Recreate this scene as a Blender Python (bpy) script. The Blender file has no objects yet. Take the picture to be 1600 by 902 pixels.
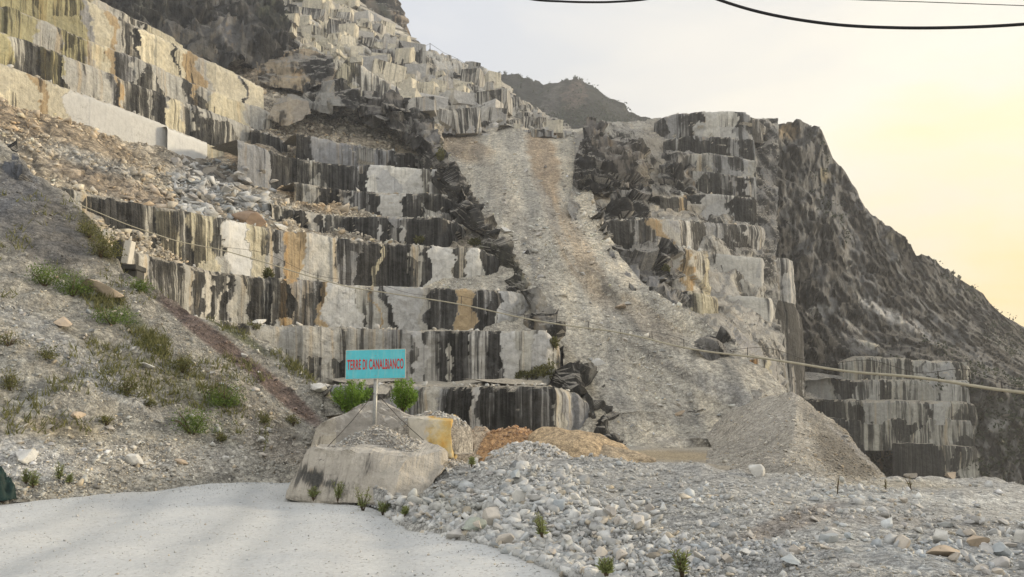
import bpy, bmesh, math, random
import numpy as np
from mathutils import Vector, Matrix, Euler

random.seed(7)
rng = np.random.default_rng(11)
SC = bpy.context.scene
COL = SC.collection

# ------------------------------------------------------------------ camera
F = 1164.0                      # focal length in photograph pixels (1600 wide)
PITCH = math.radians(9.22)
CAM_Z = 1.7
cam_d = bpy.data.cameras.new('camera')
cam_d.sensor_width = 36.0
cam_d.lens = 36.0 * F / 1600.0
cam_d.clip_start = 0.1
cam_d.clip_end = 5000
cam = bpy.data.objects.new('camera', cam_d)
cam.location = (0, 0, CAM_Z)
cam.rotation_euler = (math.radians(90) + PITCH, 0, 0)
COL.objects.link(cam)
SC.camera = cam

# ------------------------------------------------------------------ sky, sun, exposure
SUN_AZ = math.radians(74)       # to the right of the view direction
SUN_EL = math.radians(13)
GLOW_AZ, GLOW_EL = math.radians(38), math.radians(1.5)
SC.view_settings.view_transform = 'Standard'
SC.view_settings.look = 'None'
SC.view_settings.exposure = 0.68
SC.view_settings.gamma = 1.0
SC.view_settings.use_curve_mapping = False

world = bpy.data.worlds.new('World')
SC.world = world
world.use_nodes = True
wt = world.node_tree
wt.nodes.clear()
W = wt.nodes.new
L = wt.links.new


def vmath(nt, op, a=None, b=None):
    n = nt.nodes.new('ShaderNodeVectorMath')
    n.operation = op
    for i, x in enumerate((a, b)):
        if x is None:
            continue
        if hasattr(x, 'is_linked'):
            nt.links.new(x, n.inputs[i])
        else:
            n.inputs[i].default_value = x
    return n


def smath(nt, op, a=None, b=None, c=None, clamp=False):
    n = nt.nodes.new('ShaderNodeMath')
    n.operation = op
    n.use_clamp = clamp
    for i, x in enumerate((a, b, c)):
        if x is None:
            continue
        if hasattr(x, 'is_linked'):
            nt.links.new(x, n.inputs[i])
        else:
            n.inputs[i].default_value = x
    return n.outputs[0]


def ramp(nt, fac, stops, interp='LINEAR'):
    n = nt.nodes.new('ShaderNodeValToRGB')
    n.color_ramp.interpolation = interp
    el = n.color_ramp.elements
    while len(el) < len(stops):
        el.new(0.5)
    for e, (p, c) in zip(el, stops):
        e.position = p
        e.color = (c[0], c[1], c[2], 1) if not isinstance(c, float) else (c, c, c, 1)
    nt.links.new(fac, n.inputs[0])
    return n.outputs[0]


def mixc(nt, fac, a, b, blend='MIX'):
    n = nt.nodes.new('ShaderNodeMix')
    n.data_type = 'RGBA'
    n.blend_type = blend
    n.clamp_factor = True
    for sock, x in ((n.inputs[0], fac), (n.inputs[6], a), (n.inputs[7], b)):
        if hasattr(x, 'is_linked'):
            nt.links.new(x, sock)
        elif isinstance(x, (int, float)):
            sock.default_value = x
        else:
            sock.default_value = (x[0], x[1], x[2], 1)
    return n.outputs[2]


def noise(nt, vec, scale, detail=4, rough=0.55, dist=0.0):
    n = nt.nodes.new('ShaderNodeTexNoise')
    n.inputs['Scale'].default_value = scale
    n.inputs['Detail'].default_value = detail
    n.inputs['Roughness'].default_value = rough
    n.inputs['Distortion'].default_value = dist
    if vec is not None:
        nt.links.new(vec, n.inputs['Vector'])
    return n.outputs['Fac']


tc = W('ShaderNodeTexCoord')
dirv = vmath(wt, 'NORMALIZE', tc.outputs['Generated']).outputs[0]
gd = (math.sin(GLOW_AZ) * math.cos(GLOW_EL), math.cos(GLOW_AZ) * math.cos(GLOW_EL), math.sin(GLOW_EL))
dt = vmath(wt, 'DOT_PRODUCT', dirv, gd).outputs['Value']
wob_v = vmath(wt, 'MULTIPLY', dirv, (1.0, 1.0, 3.2)).outputs[0]
cl = noise(wt, wob_v, 2.6, 6, 0.55, 0.4)
wob = smath(wt, 'MULTIPLY', smath(wt, 'SUBTRACT', cl, 0.5), 0.13)
s01 = smath(wt, 'MULTIPLY_ADD', smath(wt, 'ADD', dt, wob), 0.5, 0.5, clamp=True)
veil = ramp(wt, s01, [(0.0, (1.16, 1.13, 1.06)), (0.45, (0.92, 0.92, 0.93)), (0.66, (0.69, 0.725, 0.80)), (0.83, (0.725, 0.735, 0.755)),  # first stops: unseen sky behind the camera, brightened to light upright rock faces
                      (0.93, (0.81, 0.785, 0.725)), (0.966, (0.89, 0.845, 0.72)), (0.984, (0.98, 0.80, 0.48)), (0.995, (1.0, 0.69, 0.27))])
clf = ramp(wt, cl, [(0.38, (0.90, 0.915, 0.94)), (0.5, (0.98, 0.975, 0.97)), (0.68, (1.05, 1.03, 1.0))])
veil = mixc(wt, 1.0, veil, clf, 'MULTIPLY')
sky = W('ShaderNodeTexSky')
sky.sky_type = 'NISHITA'
sky.sun_disc = False
sky.sun_elevation = SUN_EL
sky.sun_rotation = SUN_AZ
sky.air_density = 1.0
sky.dust_density = 2.0
bg1 = W('ShaderNodeBackground')
L(sky.outputs[0], bg1.inputs[0])
bg1.inputs[1].default_value = 0.05
bg2 = W('ShaderNodeBackground')
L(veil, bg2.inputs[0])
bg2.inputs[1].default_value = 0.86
mixb = W('ShaderNodeMixShader')
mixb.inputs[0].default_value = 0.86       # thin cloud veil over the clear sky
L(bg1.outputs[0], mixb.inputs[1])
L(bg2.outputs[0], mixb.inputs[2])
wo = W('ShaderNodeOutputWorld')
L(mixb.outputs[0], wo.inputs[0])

sun_d = bpy.data.lights.new('sun', 'SUN')
sun_d.energy = 2.6
sun_d.angle = math.radians(9)
sun_d.color = (1.0, 0.84, 0.60)
sun = bpy.data.objects.new('sun', sun_d)
sd = Vector((math.sin(SUN_AZ) * math.cos(SUN_EL), math.cos(SUN_AZ) * math.cos(SUN_EL), math.sin(SUN_EL)))
sun.rotation_euler = sd.to_track_quat('Z', 'Y').to_euler()
sun.location = (60, 60, 60)
COL.objects.link(sun)

# ------------------------------------------------------------------ numpy noise
def _h(ix, iy, iz, seed):
    ix = ix.astype(np.int64); iy = iy.astype(np.int64); iz = iz.astype(np.int64)
    h = (ix * 374761393 + iy * 668265263 + iz * 2147483647 + seed * 1274126177) & 0xFFFFFFFF
    h = ((h ^ (h >> 13)) * 1274126177) & 0xFFFFFFFF
    h = ((h ^ (h >> 16)) * 2246822519) & 0xFFFFFFFF
    h = h ^ (h >> 15)
    return (h & 0xFFFFFF) / float(0x1000000)


def vnoise(p, seed=0):
    i = np.floor(p)
    f = p - i
    f = f * f * (3 - 2 * f)
    ix, iy, iz = i[..., 0], i[..., 1], i[..., 2]
    r = 0
    for dx in (0, 1):
        wx = f[..., 0] if dx else 1 - f[..., 0]
        for dy in (0, 1):
            wy = f[..., 1] if dy else 1 - f[..., 1]
            for dz in (0, 1):
                wz = f[..., 2] if dz else 1 - f[..., 2]
                r = r + _h(ix + dx, iy + dy, iz + dz, seed) * wx * wy * wz
    return r * 2 - 1


def fbm(p, scale=1.0, octs=4, seed=0, rough=0.5, ridged=False):
    r, a, t = 0, 1.0, 0
    q = np.asarray(p, float) * scale
    for o in range(octs):
        n = vnoise(q, seed + o * 17)
        if ridged:
            n = 1 - 2 * np.abs(n)
        r = r + n * a
        t += a
        a *= rough
        q = q * 2.03 + 3.7
    return r / t


def facets(p, scale, seed=0, tilt=0.8):
    """offset per random cell, tilted like a broken facet; scale may be a 3-vector"""
    q = p * np.asarray(scale, float)
    i = np.floor(q)
    best = np.full(q.shape[:-1], 1e9)
    val = np.zeros(q.shape[:-1])
    for dx in (-1, 0, 1):
        for dy in (-1, 0, 1):
            for dz in (-1, 0, 1):
                cx, cy, cz = i[..., 0] + dx, i[..., 1] + dy, i[..., 2] + dz
                ox = q[..., 0] - cx - _h(cx, cy, cz, seed)
                oy = q[..., 1] - cy - _h(cx, cy, cz, seed + 1)
                oz = q[..., 2] - cz - _h(cx, cy, cz, seed + 2)
                d = ox * ox + oy * oy + oz * oz
                m = d < best
                v = (_h(cx, cy, cz, seed + 3) - 0.5) + tilt * (ox * (_h(cx, cy, cz, seed + 4) - .5) * 2 + oz * (_h(cx, cy, cz, seed + 5) - .5) * 2 + oy * (_h(cx, cy, cz, seed + 6) - .5) * 2)
                best = np.where(m, d, best)
                val = np.where(m, v, val)
    return val


# ------------------------------------------------------------------ pixel -> world point at a chosen distance
CP, SP = math.cos(PITCH), math.sin(PITCH)


def ray(u, v):
    a = (u - 800.0) / F
    b = (451.0 - v) / F
    return np.stack([a + 0 * b, CP - SP * b + 0 * a, SP + CP * b + 0 * a], -1)


def at(u, v, Y):
    r = ray(np.asarray(u, float), np.asarray(v, float))
    p = r * (np.asarray(Y, float) / r[..., 1])[..., None]
    p[..., 2] += CAM_Z
    return p


def V(u, v, Y):
    return Vector(at(u, v, Y).tolist())


def px_of(P):
    """photograph pixel of world points"""
    q = P - np.array([0, 0, CAM_Z])
    f = q[..., 1] * CP + q[..., 2] * SP
    up = -q[..., 1] * SP + q[..., 2] * CP
    return 800 + F * q[..., 0] / f, 451 - F * up / f


# ------------------------------------------------------------------ mesh helpers
def tag(o, label=None, cat=None, group=None, kind=None):
    if label: o['label'] = label
    if cat: o['category'] = cat
    if group: o['group'] = group
    if kind: o['kind'] = kind
    return o


def link(name, me, mat=None, parent=None, smooth=False):
    o = bpy.data.objects.new(name, me)
    COL.objects.link(o)
    if mat:
        me.materials.append(mat)
    if parent:
        o.parent = parent
    if smooth:
        me.polygons.foreach_set('use_smooth', [True] * len(me.polygons))
    return o


def np_mesh(name, verts, faces, tint=None, stain=None, uv=None):
    """verts (n,3); faces (m,k) int array"""
    me = bpy.data.meshes.new(name)
    n, (m, k) = len(verts), faces.shape
    me.vertices.add(n)
    me.vertices.foreach_set('co', np.ascontiguousarray(verts, dtype=np.float32).ravel())
    me.loops.add(m * k)
    me.loops.foreach_set('vertex_index', faces.astype(np.int32).ravel())
    me.polygons.add(m)
    me.polygons.foreach_set('loop_start', np.arange(0, m * k, k, dtype=np.int32))
    me.polygons.foreach_set('loop_total', np.full(m, k, dtype=np.int32))
    me.update(calc_edges=True)
    me.validate()
    if tint is not None:
        a = me.attributes.new('tint', 'FLOAT_COLOR', 'POINT')
        c = np.ones((n, 4), np.float32)
        c[:, :3] = tint
        a.data.foreach_set('color', c.ravel())
    if stain is not None:
        a = me.attributes.new('stain', 'FLOAT', 'POINT')
        a.data.foreach_set('value', np.asarray(stain, np.float32).ravel())
    if uv is not None:
        a = me.attributes.new('wall', 'FLOAT_VECTOR', 'POINT')
        c = np.zeros((n, 3), np.float32)
        c[:, :2] = uv
        a.data.foreach_set('vector', c.ravel())
    return me


def grid_faces(nr, nc):
    idx = np.arange(nr * nc).reshape(nr, nc)
    return np.stack([idx[:-1, :-1].ravel(), idx[:-1, 1:].ravel(), idx[1:, 1:].ravel(), idx[1:, :-1].ravel()], -1)


def grid_normals(P):
    du = np.gradient(P, axis=1)
    dv = np.gradient(P, axis=0)
    n = np.cross(du, dv)
    n /= np.maximum(np.linalg.norm(n, axis=-1, keepdims=True), 1e-9)
    return n


# ------------------------------------------------------------------ materials
def new_mat(name):
    m = bpy.data.materials.new(name)
    m.use_nodes = True
    nt = m.node_tree
    b = nt.nodes['Principled BSDF']
    b.inputs['Specular IOR Level'].default_value = 0.25
    return m, nt, b


def attr(nt, name, out='Color'):
    n = nt.nodes.new('ShaderNodeAttribute')
    n.attribute_name = name
    return n.outputs[out]


def bump(nt, b, h, strength, dist):
    n = nt.nodes.new('ShaderNodeBump')
    n.inputs['Strength'].default_value = strength
    n.inputs['Distance'].default_value = dist
    nt.links.new(h, n.inputs['Height'])
    nt.links.new(n.outputs[0], b.inputs['Normal'])


def geo(nt):
    return nt.nodes.new('ShaderNodeNewGeometry')


def rock_material(name, streak=(0.95, 0.055), fine=1.0, dark=(0.011, 0.0105, 0.009), dust=(0.46, 0.425, 0.35), dust_lo=0.55, crk=0.45):
    m, nt, b = new_mat(name)
    b.inputs['Roughness'].default_value = 0.85
    wall = attr(nt, 'wall', 'Vector')
    tint = attr(nt, 'tint')
    st = attr(nt, 'stain', 'Fac')
    pos = geo(nt)
    P = pos.outputs['Position']
    n_big = noise(nt, P, 0.25 * fine, 5, 0.6)
    n_mid = noise(nt, P, 1.6 * fine, 6, 0.65)
    # per fracture-patch variation: slanted panels of cleaner and dirtier stone
    vw = nt.nodes.new('ShaderNodeMapping')
    vw.inputs['Scale'].default_value = (0.24 * fine, 0.14 * fine, 1)
    vw.inputs['Rotation'].default_value = (0, 0, 0.55)
    nt.links.new(wall, vw.inputs['Vector'])
    dis = vmath(nt, 'ADD', vw.outputs[0], None)
    cv = nt.nodes.new('ShaderNodeCombineXYZ')
    nt.links.new(smath(nt, 'MULTIPLY', smath(nt, 'SUBTRACT', n_mid, 0.5), 0.35), cv.inputs[0])
    nt.links.new(smath(nt, 'MULTIPLY', smath(nt, 'SUBTRACT', n_big, 0.5), 0.7), cv.inputs[1])
    nt.links.new(cv.outputs[0], dis.inputs[1])
    vor = nt.nodes.new('ShaderNodeTexVoronoi')
    vor.inputs['Scale'].default_value = 1.0
    vor.voronoi_dimensions = '2D'
    nt.links.new(dis.outputs[0], vor.inputs['Vector'])
    sep = nt.nodes.new('ShaderNodeSeparateColor')
    nt.links.new(vor.outputs['Color'], sep.inputs[0])
    patch = sep.outputs[0]
    vore = nt.nodes.new('ShaderNodeTexVoronoi')
    vore.feature = 'DISTANCE_TO_EDGE'
    vore.voronoi_dimensions = '2D'
    nt.links.new(dis.outputs[0], vore.inputs['Vector'])
    crack = smath(nt, 'MULTIPLY', ramp(nt, vore.outputs['Distance'], [(0.0, 1.0), (0.016, 0.0)]), ramp(nt, n_big, [(0.45, 0.15), (0.6, 1.0)]))
    # water streaks
    def strk(sx, sy, det, seedx):
        mp = nt.nodes.new('ShaderNodeMapping')
        mp.inputs['Scale'].default_value = (sx, sy, 1)
        mp.inputs['Location'].default_value = (seedx, seedx * .7, seedx)
        nt.links.new(wall, mp.inputs['Vector'])
        return noise(nt, mp.outputs[0], 1.0, det, 0.6, 0.15)
    s1 = strk(streak[0] * fine, streak[1] * fine, 5, 3.1)
    s2 = strk(streak[0] * 4.0 * fine, streak[1] * 1.9 * fine, 4, 9.4)
    s3 = strk(streak[0] * 0.3 * fine, streak[1] * 1.3 * fine, 3, 1.4)
    def cen(x, k):
        return smath(nt, 'MULTIPLY', smath(nt, 'SUBTRACT', x, 0.5), k)
    f = smath(nt, 'ADD', st, cen(s1, 2.3))
    for x, k in ((s2, 1.6), (s3, 1.3), (n_mid, 0.45), (patch, 0.9), (n_big, 0.3)):
        f = smath(nt, 'ADD', f, cen(x, k))
    mask = ramp(nt, f, [(0.41, 0.0), (0.53, 0.66), (0.72, 1.0)])
    rgh = smath(nt, 'MULTIPLY_ADD', st, 2.0, 1.75, clamp=True)
    base = mixc(nt, rgh, tint, ramp(nt, n_mid, [(0.25, (0.66, 0.66, 0.66)), (0.75, (1.2, 1.2, 1.2))]), 'MULTIPLY')
    base = mixc(nt, rgh, base, ramp(nt, patch, [(0.0, (0.72, 0.73, 0.76)), (1.0, (1.15, 1.13, 1.08))]), 'MULTIPLY')
    # faint rusty / ochre streaks
    rust = smath(nt, 'MULTIPLY', ramp(nt, strk(streak[0] * .8, streak[1] * .6, 3, 17.0), [(0.56, 0.0), (0.70, 0.7)]), smath(nt, 'MULTIPLY', st, 4.0, clamp=True))
    base = mixc(nt, rust, base, mixc(nt, 1.0, tint, (0.95, 0.74, 0.48), 'MULTIPLY'))
    base = mixc(nt, smath(nt, 'MULTIPLY', smath(nt, 'MULTIPLY', crack, rgh), crk), base, dark)
    grime = ramp(nt, f, [(-0.0, 1.0), (0.25, 0.86), (0.45, 0.62)])
    base = mixc(nt, 1.0, base, grime, 'MULTIPLY')
    base = mixc(nt, mask, base, mixc(nt, ramp(nt, smath(nt, 'MULTIPLY_ADD', s2, 0.7, smath(nt, 'MULTIPLY', n_mid, 0.3)), [(0.44, 0.0), (0.68, 0.20)]), dark, tint))
    # dust and broken chips lie on ledges
    sepn = nt.nodes.new('ShaderNodeSeparateXYZ')
    nt.links.new(pos.outputs['True Normal'], sepn.inputs[0])
    up = smath(nt, 'MULTIPLY_ADD', smath(nt, 'SUBTRACT', n_mid, 0.5), 0.5, smath(nt, 'ABSOLUTE', sepn.outputs[2]))
    upm = ramp(nt, up, [(dust_lo, 0.0), (dust_lo + 0.15, 0.9)])
    dn = noise(nt, P, 5.0, 3, 0.7)
    dustc = mixc(nt, 1.0, dust, ramp(nt, dn, [(0.3, (0.45, 0.45, 0.46)), (0.7, (1.25, 1.23, 1.2))]), 'MULTIPLY')
    base = mixc(nt, upm, base, dustc)
    nt.links.new(base, b.inputs['Base Color'])
    hh = smath(nt, 'MULTIPLY_ADD', n_mid, 1.0, smath(nt, 'MULTIPLY', s2, 0.4))
    hh = smath(nt, 'SUBTRACT', smath(nt, 'MULTIPLY', hh, smath(nt, 'MAXIMUM', rgh, 0.25)), smath(nt, 'MULTIPLY', smath(nt, 'MULTIPLY', crack, rgh), 0.35 * crk / 0.65))
    bump(nt, b, hh, 0.9, 0.35 / fine)
    return m


def scree_material(name, sizes=(2.2, 6.0, 15.0), contrast=0.5, dist=0.12, fall=None):
    """loose broken stone: cells of several sizes with their own tone, dark gaps between"""
    m, nt, b = new_mat(name)
    b.inputs['Roughness'].default_value = 0.9
    tint = attr(nt, 'tint')
    P = geo(nt).outputs['Position']
    nb = noise(nt, P, 0.35, 6, 0.6)
    nw = noise(nt, P, 3.0, 5, 0.7)
    col = tint
    h = None
    for k, s in enumerate(sizes):
        vo = nt.nodes.new('ShaderNodeTexVoronoi')
        vo.inputs['Scale'].default_value = s
        vo.inputs['Randomness'].default_value = 1.0
        nt.links.new(P, vo.inputs['Vector'])
        sp = nt.nodes.new('ShaderNodeSeparateColor')
        nt.links.new(vo.outputs['Color'], sp.inputs[0])
        lo, hi = 1 - contrast, 1 + contrast * 0.6
        tone = ramp(nt, sp.outputs[0], [(0.05, (lo, lo, lo)), (0.5, (0.95, 0.94, 0.93)), (0.98, (hi, hi, hi * 0.99))])
        col = mixc(nt, 0.75 if k else 0.6, col, mixc(nt, 1.0, col, tone, 'MULTIPLY'))
        gap = ramp(nt, vo.outputs['Distance'], [(0.45, 1.0), (0.85, 0.72)])
        col = mixc(nt, 1.0, col, gap, 'MULTIPLY')
        hk = smath(nt, 'MULTIPLY', smath(nt, 'SUBTRACT', 1.0, vo.outputs['Distance']), 1.0 / (k + 1))
        h = hk if h is None else smath(nt, 'ADD', h, hk)
    col = mixc(nt, 1.0, col, ramp(nt, nb, [(0.3, (0.80, 0.80, 0.80)), (0.7, (1.15, 1.14, 1.12))]), 'MULTIPLY')
    if fall:
        mp = nt.nodes.new('ShaderNodeMapping')
        mp.inputs['Rotation'].default_value = (0, 0, math.radians(fall[1]))
        mp.inputs['Scale'].default_value = fall[0]
        nt.links.new(P, mp.inputs['Vector'])
        fs = noise(nt, mp.outputs[0], 1.0, 5, 0.6, 0.3)
        col = mixc(nt, 1.0, col, ramp(nt, fs, [(0.34, (0.62, 0.63, 0.65)), (0.5, (1.0, 0.99, 0.97)), (0.66, (1.28, 1.22, 1.12))]), 'MULTIPLY')
    nt.links.new(col, b.inputs['Base Color'])
    h = smath(nt, 'MULTIPLY_ADD', nw, 0.8, h)
    bump(nt, b, h, 1.0, dist)
    return m


def stone_material(name, scale=1.0, rnd_obj=False, base=None):
    m, nt, b = new_mat(name)
    b.inputs['Roughness'].default_value = 0.8
    P = geo(nt).outputs['Position']
    n1 = noise(nt, P, 9.0 * scale, 6, 0.65)
    n2 = noise(nt, P, 2.0 * scale, 4, 0.6)
    if base is None:
        c = attr(nt, 'tint')
    else:
        c = base
    col = mixc(nt, 1.0, c, ramp(nt, n1, [(0.3, (0.78, 0.78, 0.80)), (0.7, (1.15, 1.15, 1.13))]), 'MULTIPLY')
    if rnd_obj:
        oi = nt.nodes.new('ShaderNodeObjectInfo')
        r = ramp(nt, oi.outputs['Random'], [(0.0, (0.62, 0.68, 0.74)), (0.35, (1.0, 1.0, 1.0)), (0.6, (1.05, 0.98, 0.90)),
                                           (0.85, (0.85, 0.85, 0.88)), (1.0, (1.12, 1.1, 1.06))])
        col = mixc(nt, 1.0, col, r, 'MULTIPLY')
    col = mixc(nt, ramp(nt, n2, [(0.55, 0.0), (0.8, 0.45)]), col, (0.22, 0.19, 0.14))
    nt.links.new(col, b.inputs['Base Color'])
    bump(nt, b, n1, 0.5, 0.03 / scale)
    return m


def plain(name, col, rough=0.7, metal=0.0, nscale=20, var=0.12, bmp=0.0):
    m, nt, b = new_mat(name)
    b.inputs['Roughness'].default_value = rough
    b.inputs['Metallic'].default_value = metal
    n = noise(nt, geo(nt).outputs['Position'], nscale, 4, 0.6)
    c = mixc(nt, 1.0, col, ramp(nt, n, [(0.3, (1 - var,) * 3), (0.7, (1 + var,) * 3)]), 'MULTIPLY')
    nt.links.new(c, b.inputs['Base Color'])
    if bmp:
        bump(nt, b, n, bmp, 0.02)
    return m


def leaf_material(name, c1, c2):
    m, nt, b = new_mat(name)
    b.inputs['Roughness'].default_value = 0.6
    n = noise(nt, geo(nt).outputs['Position'], 3.0, 3, 0.6)
    n2 = nt.nodes.new('ShaderNodeTexWhiteNoise')
    nt.links.new(vmath(nt, 'SNAP', geo(nt).outputs['Position'], (0.07, 0.07, 0.07)).outputs[0], n2.inputs['Vector'])
    f = smath(nt, 'ADD', smath(nt, 'MULTIPLY', n, 0.6), smath(nt, 'MULTIPLY', n2.outputs['Value'], 0.4))
    c = mixc(nt, ramp(nt, f, [(0.25, 0.0), (0.75, 1.0)]), c1, c2)
    nt.links.new(c, b.inputs['Base Color'])
    tr = nt.nodes.new('ShaderNodeBsdfTranslucent')
    nt.links.new(c, tr.inputs['Color'])
    mx = nt.nodes.new('ShaderNodeMixShader')
    mx.inputs[0].default_value = 0.3
    out = nt.nodes['Material Output']
    nt.links.new(b.outputs[0], mx.inputs[1])
    nt.links.new(tr.outputs[0], mx.inputs[2])
    nt.links.new(mx.outputs[0], out.inputs[0])
    return m


M = {}
M['rock'] = rock_material('streaked_marble')
M['crag'] = rock_material('weathered_crag', streak=(0.5, 0.22), fine=0.8, dust=(0.30, 0.285, 0.25), dust_lo=0.62)
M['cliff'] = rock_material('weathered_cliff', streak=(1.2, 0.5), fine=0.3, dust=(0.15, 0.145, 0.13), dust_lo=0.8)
M['scree'] = scree_material('scree', (1.6, 4.0, 9.0), 0.30, 0.16, ((0.30, 0.022, 0.022), 18))
M['rubble_far'] = scree_material('coarse_rubble', (0.45, 1.1, 2.6), 0.55, 0.5)
M['near_scree'] = scree_material('near_slope_scree', (3.0, 9.0, 24.0), 0.36, 0.045)
M['gravel'] = scree_material('gravel_bed', (9.0, 22.0, 55.0), 0.40, 0.022)
M['stone'] = stone_material('loose_stone')
M['boulder'] = stone_material('boulder_stone', 0.6, True, (0.50, 0.485, 0.45))
M['leaf'] = leaf_material('leaf_green', (0.055, 0.10, 0.018), (0.17, 0.23, 0.05))
M['leaf_dry'] = leaf_material('leaf_olive', (0.06, 0.07, 0.02), (0.20, 0.19, 0.07))
M['leaf_dark'] = leaf_material('leaf_far', (0.018, 0.028, 0.014), (0.05, 0.065, 0.03))
M['wood'] = plain('twig', (0.09, 0.065, 0.04))

# tints (albedo)
T = dict(
    Q=((0.62, 0.61, 0.57), -0.22),
    L=((0.70, 0.64, 0.48), -0.05),
    W=((0.66, 0.63, 0.55), 0.16), C=((0.68, 0.62, 0.45), 0.24), G=((0.40, 0.395, 0.38), 0.32), S=((0.60, 0.575, 0.50), 0.42),
    K=((0.58, 0.56, 0.49), 0.49), B=((0.50, 0.485, 0.44), 0.66), D=((0.44, 0.43, 0.40), 0.92), T=((0.54, 0.41, 0.24), 0.34),
    Y=((0.50, 0.455, 0.26), 0.46), N=((0.64, 0.63, 0.585), -0.68), O=((0.52, 0.31, 0.13), 0.10), P=((0.56, 0.55, 0.52), 0.12),
    M=((0.42, 0.42, 0.41), 0.50),
)


def parse(s):
    """'440K 480W 520B' -> positions and types"""
    out = []
    for w in s.split():
        out.append((float(w[:-1]), w[-1]))
    return out


def seg_lookup(segs, u):
    tint = np.zeros(u.shape + (3,))
    st = np.zeros(u.shape)
    for a, t in segs:
        m = u >= a if a != segs[0][0] else np.ones(u.shape, bool)
        tint[m] = T[t][0]
        st[m] = T[t][1]
    return tint, st


SURF = {}
TINT = {}


def bench(name, pts, segs, tread=8.0, blk=(3, 9), amp=0.3, rough=0.14, jag=0.14, mat='rock', seed=0, px=2.2, dust_top=None, lean=0.25,
          label=None, facet=0.0, rise=0.4, ox=0.0, tm=None, dst=0.0):
    """one quarried step: a near-vertical sawn wall along a polyline of (u, v_top, v_bottom, distance), and the ledge on top of it"""
    r = np.random.default_rng(1000 + seed)
    pts = np.array(pts, float)
    top = at(pts[:, 0], pts[:, 1], pts[:, 3])
    bot = at(pts[:, 0], pts[:, 2], pts[:, 3] - 0.1)
    bot[:, 2] -= 0.8
    seg = np.linalg.norm(np.diff(top[:, :2], axis=0), axis=1)
    S = np.concatenate([[0], np.cumsum(seg)])
    pxl = np.sum(np.hypot(np.diff(pts[:, 0]), np.diff(pts[:, 1]))) + 1
    step = S[-1] / (pxl / px)
    # vertical joints between sawn blocks
    joints, x = [], r.uniform(*blk)
    while x < S[-1]:
        joints.append(x)
        x += r.uniform(*blk)
    joints = np.array(joints if joints else [S[-1] * 2])
    s = np.unique(np.concatenate([np.linspace(0, S[-1], max(8, int(S[-1] / step))), np.clip(joints - 0.04, 0, S[-1]), np.clip(joints + 0.04, 0, S[-1])]))
    tp = np.stack([np.interp(s, S, top[:, k]) for k in range(3)], -1)
    bt = np.stack([np.interp(s, S, bot[:, k]) for k in range(3)], -1)
    cell = np.searchsorted(joints, s)
    offs = r.uniform(-1, 1, len(joints) + 2)[cell] * amp
    toff = (r.uniform(-1, 0.4, len(joints) + 2)[cell]) * jag
    q = np.stack([s, s * 0, s * 0 + seed * 9.1], -1)
    tp[:, 2] += toff + fbm(q, 0.7, 3, seed) * jag * 0.6
    # outward normal of the wall (towards the camera side)
    d = np.gradient(tp[:, :2], axis=0)
    d /= np.maximum(np.linalg.norm(d, axis=1, keepdims=True), 1e-6)
    nrm = np.stack([d[:, 1], -d[:, 0]], -1)
    if len(nrm) > 9:                                       # smooth
        kk = np.ones(7) / 7
        nrm = np.stack([np.convolve(np.pad(nrm[:, k], 3, mode='edge'), kk, 'valid') for k in range(2)], -1)
    hpx = np.mean(np.abs(pts[:, 2] - pts[:, 1]))
    nv = max(6, int(hpx / px))
    t = np.linspace(0, 1, nv)
    P = bt[None] * (1 - t[:, None, None]) + tp[None] * t[:, None, None]
    H = (tp[:, 2] - bt[:, 2])[None]
    out = (offs[None] + lean * (1 - t[:, None]) * H * 0.12)
    q = P.copy()
    dsp = fbm(q, 0.35, 3, seed + 3) * rough * 3 + fbm(q, 1.7, 4, seed + 5) * rough
    if facet:
        dsp = dsp + facets(q, (0.35, 0.35, 0.22), seed + 7) * facet
    # chipped upper arris
    chip = np.clip((t[:, None] - 0.86) / 0.14, 0, 1) ** 2 * (0.25 + 0.5 * np.abs(fbm(q * [1, 1, 0], 1.3, 2, seed + 9)))
    out = out + dsp - chip * 0.8
    P[..., 0] += nrm[None, :, 0] * out
    P[..., 1] += nrm[None, :, 1] * out
    # ledge rows behind the top edge
    nt_ = 7
    tr = []
    for k in range(1, nt_ + 1):
        a = k / nt_
        R = P[-1].copy()
        R[:, 0] -= nrm[:, 0] * tread * a - ox * a
        R[:, 1] -= nrm[:, 1] * tread * a
        R[:, 2] += rise * tread * a * 0.25 + fbm(R, 0.6, 3, seed + 20) * 0.25
        tr.append(R)
    P = np.concatenate([P, np.stack(tr)], 0)
    nr, nc = P.shape[:2]
    U, Vv = px_of(P)
    wob = fbm(np.stack([P[..., 2] * 0.45, np.tile(s[None], (nr, 1)) * .35, P[..., 2] * 0], -1), 1.0, 4, seed + 4, 0.6) * 24 + (P[..., 2] - P[..., 2].mean()) * r.uniform(-1.5, 3.0)
    tint, st = seg_lookup(parse(segs), U + wob)
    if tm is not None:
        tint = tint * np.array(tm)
    # stain grows a little below the lip; each sawn block weathers its own way
    st = st + dst
    st = st + (r.uniform(-.07, .07, len(joints) + 2)[cell])[None]
    tint = tint * (1 + r.uniform(-.12, .12, len(joints) + 2)[cell])[None, :, None]
    uv = np.stack([np.tile(s[None], (nr, 1)) + seed * 31.7, P[..., 2]], -1)
    me = np_mesh(name, P.reshape(-1, 3), grid_faces(nr, nc), tint.reshape(-1, 3), st.ravel(), uv.reshape(-1, 2))
    o = link(name, me, M[mat])
    tag(o, kind='structure')
    SURF[f'{name}{seed}'] = P[nv - 1:nv + 4]
    return o, P[nv - 1:]


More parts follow.
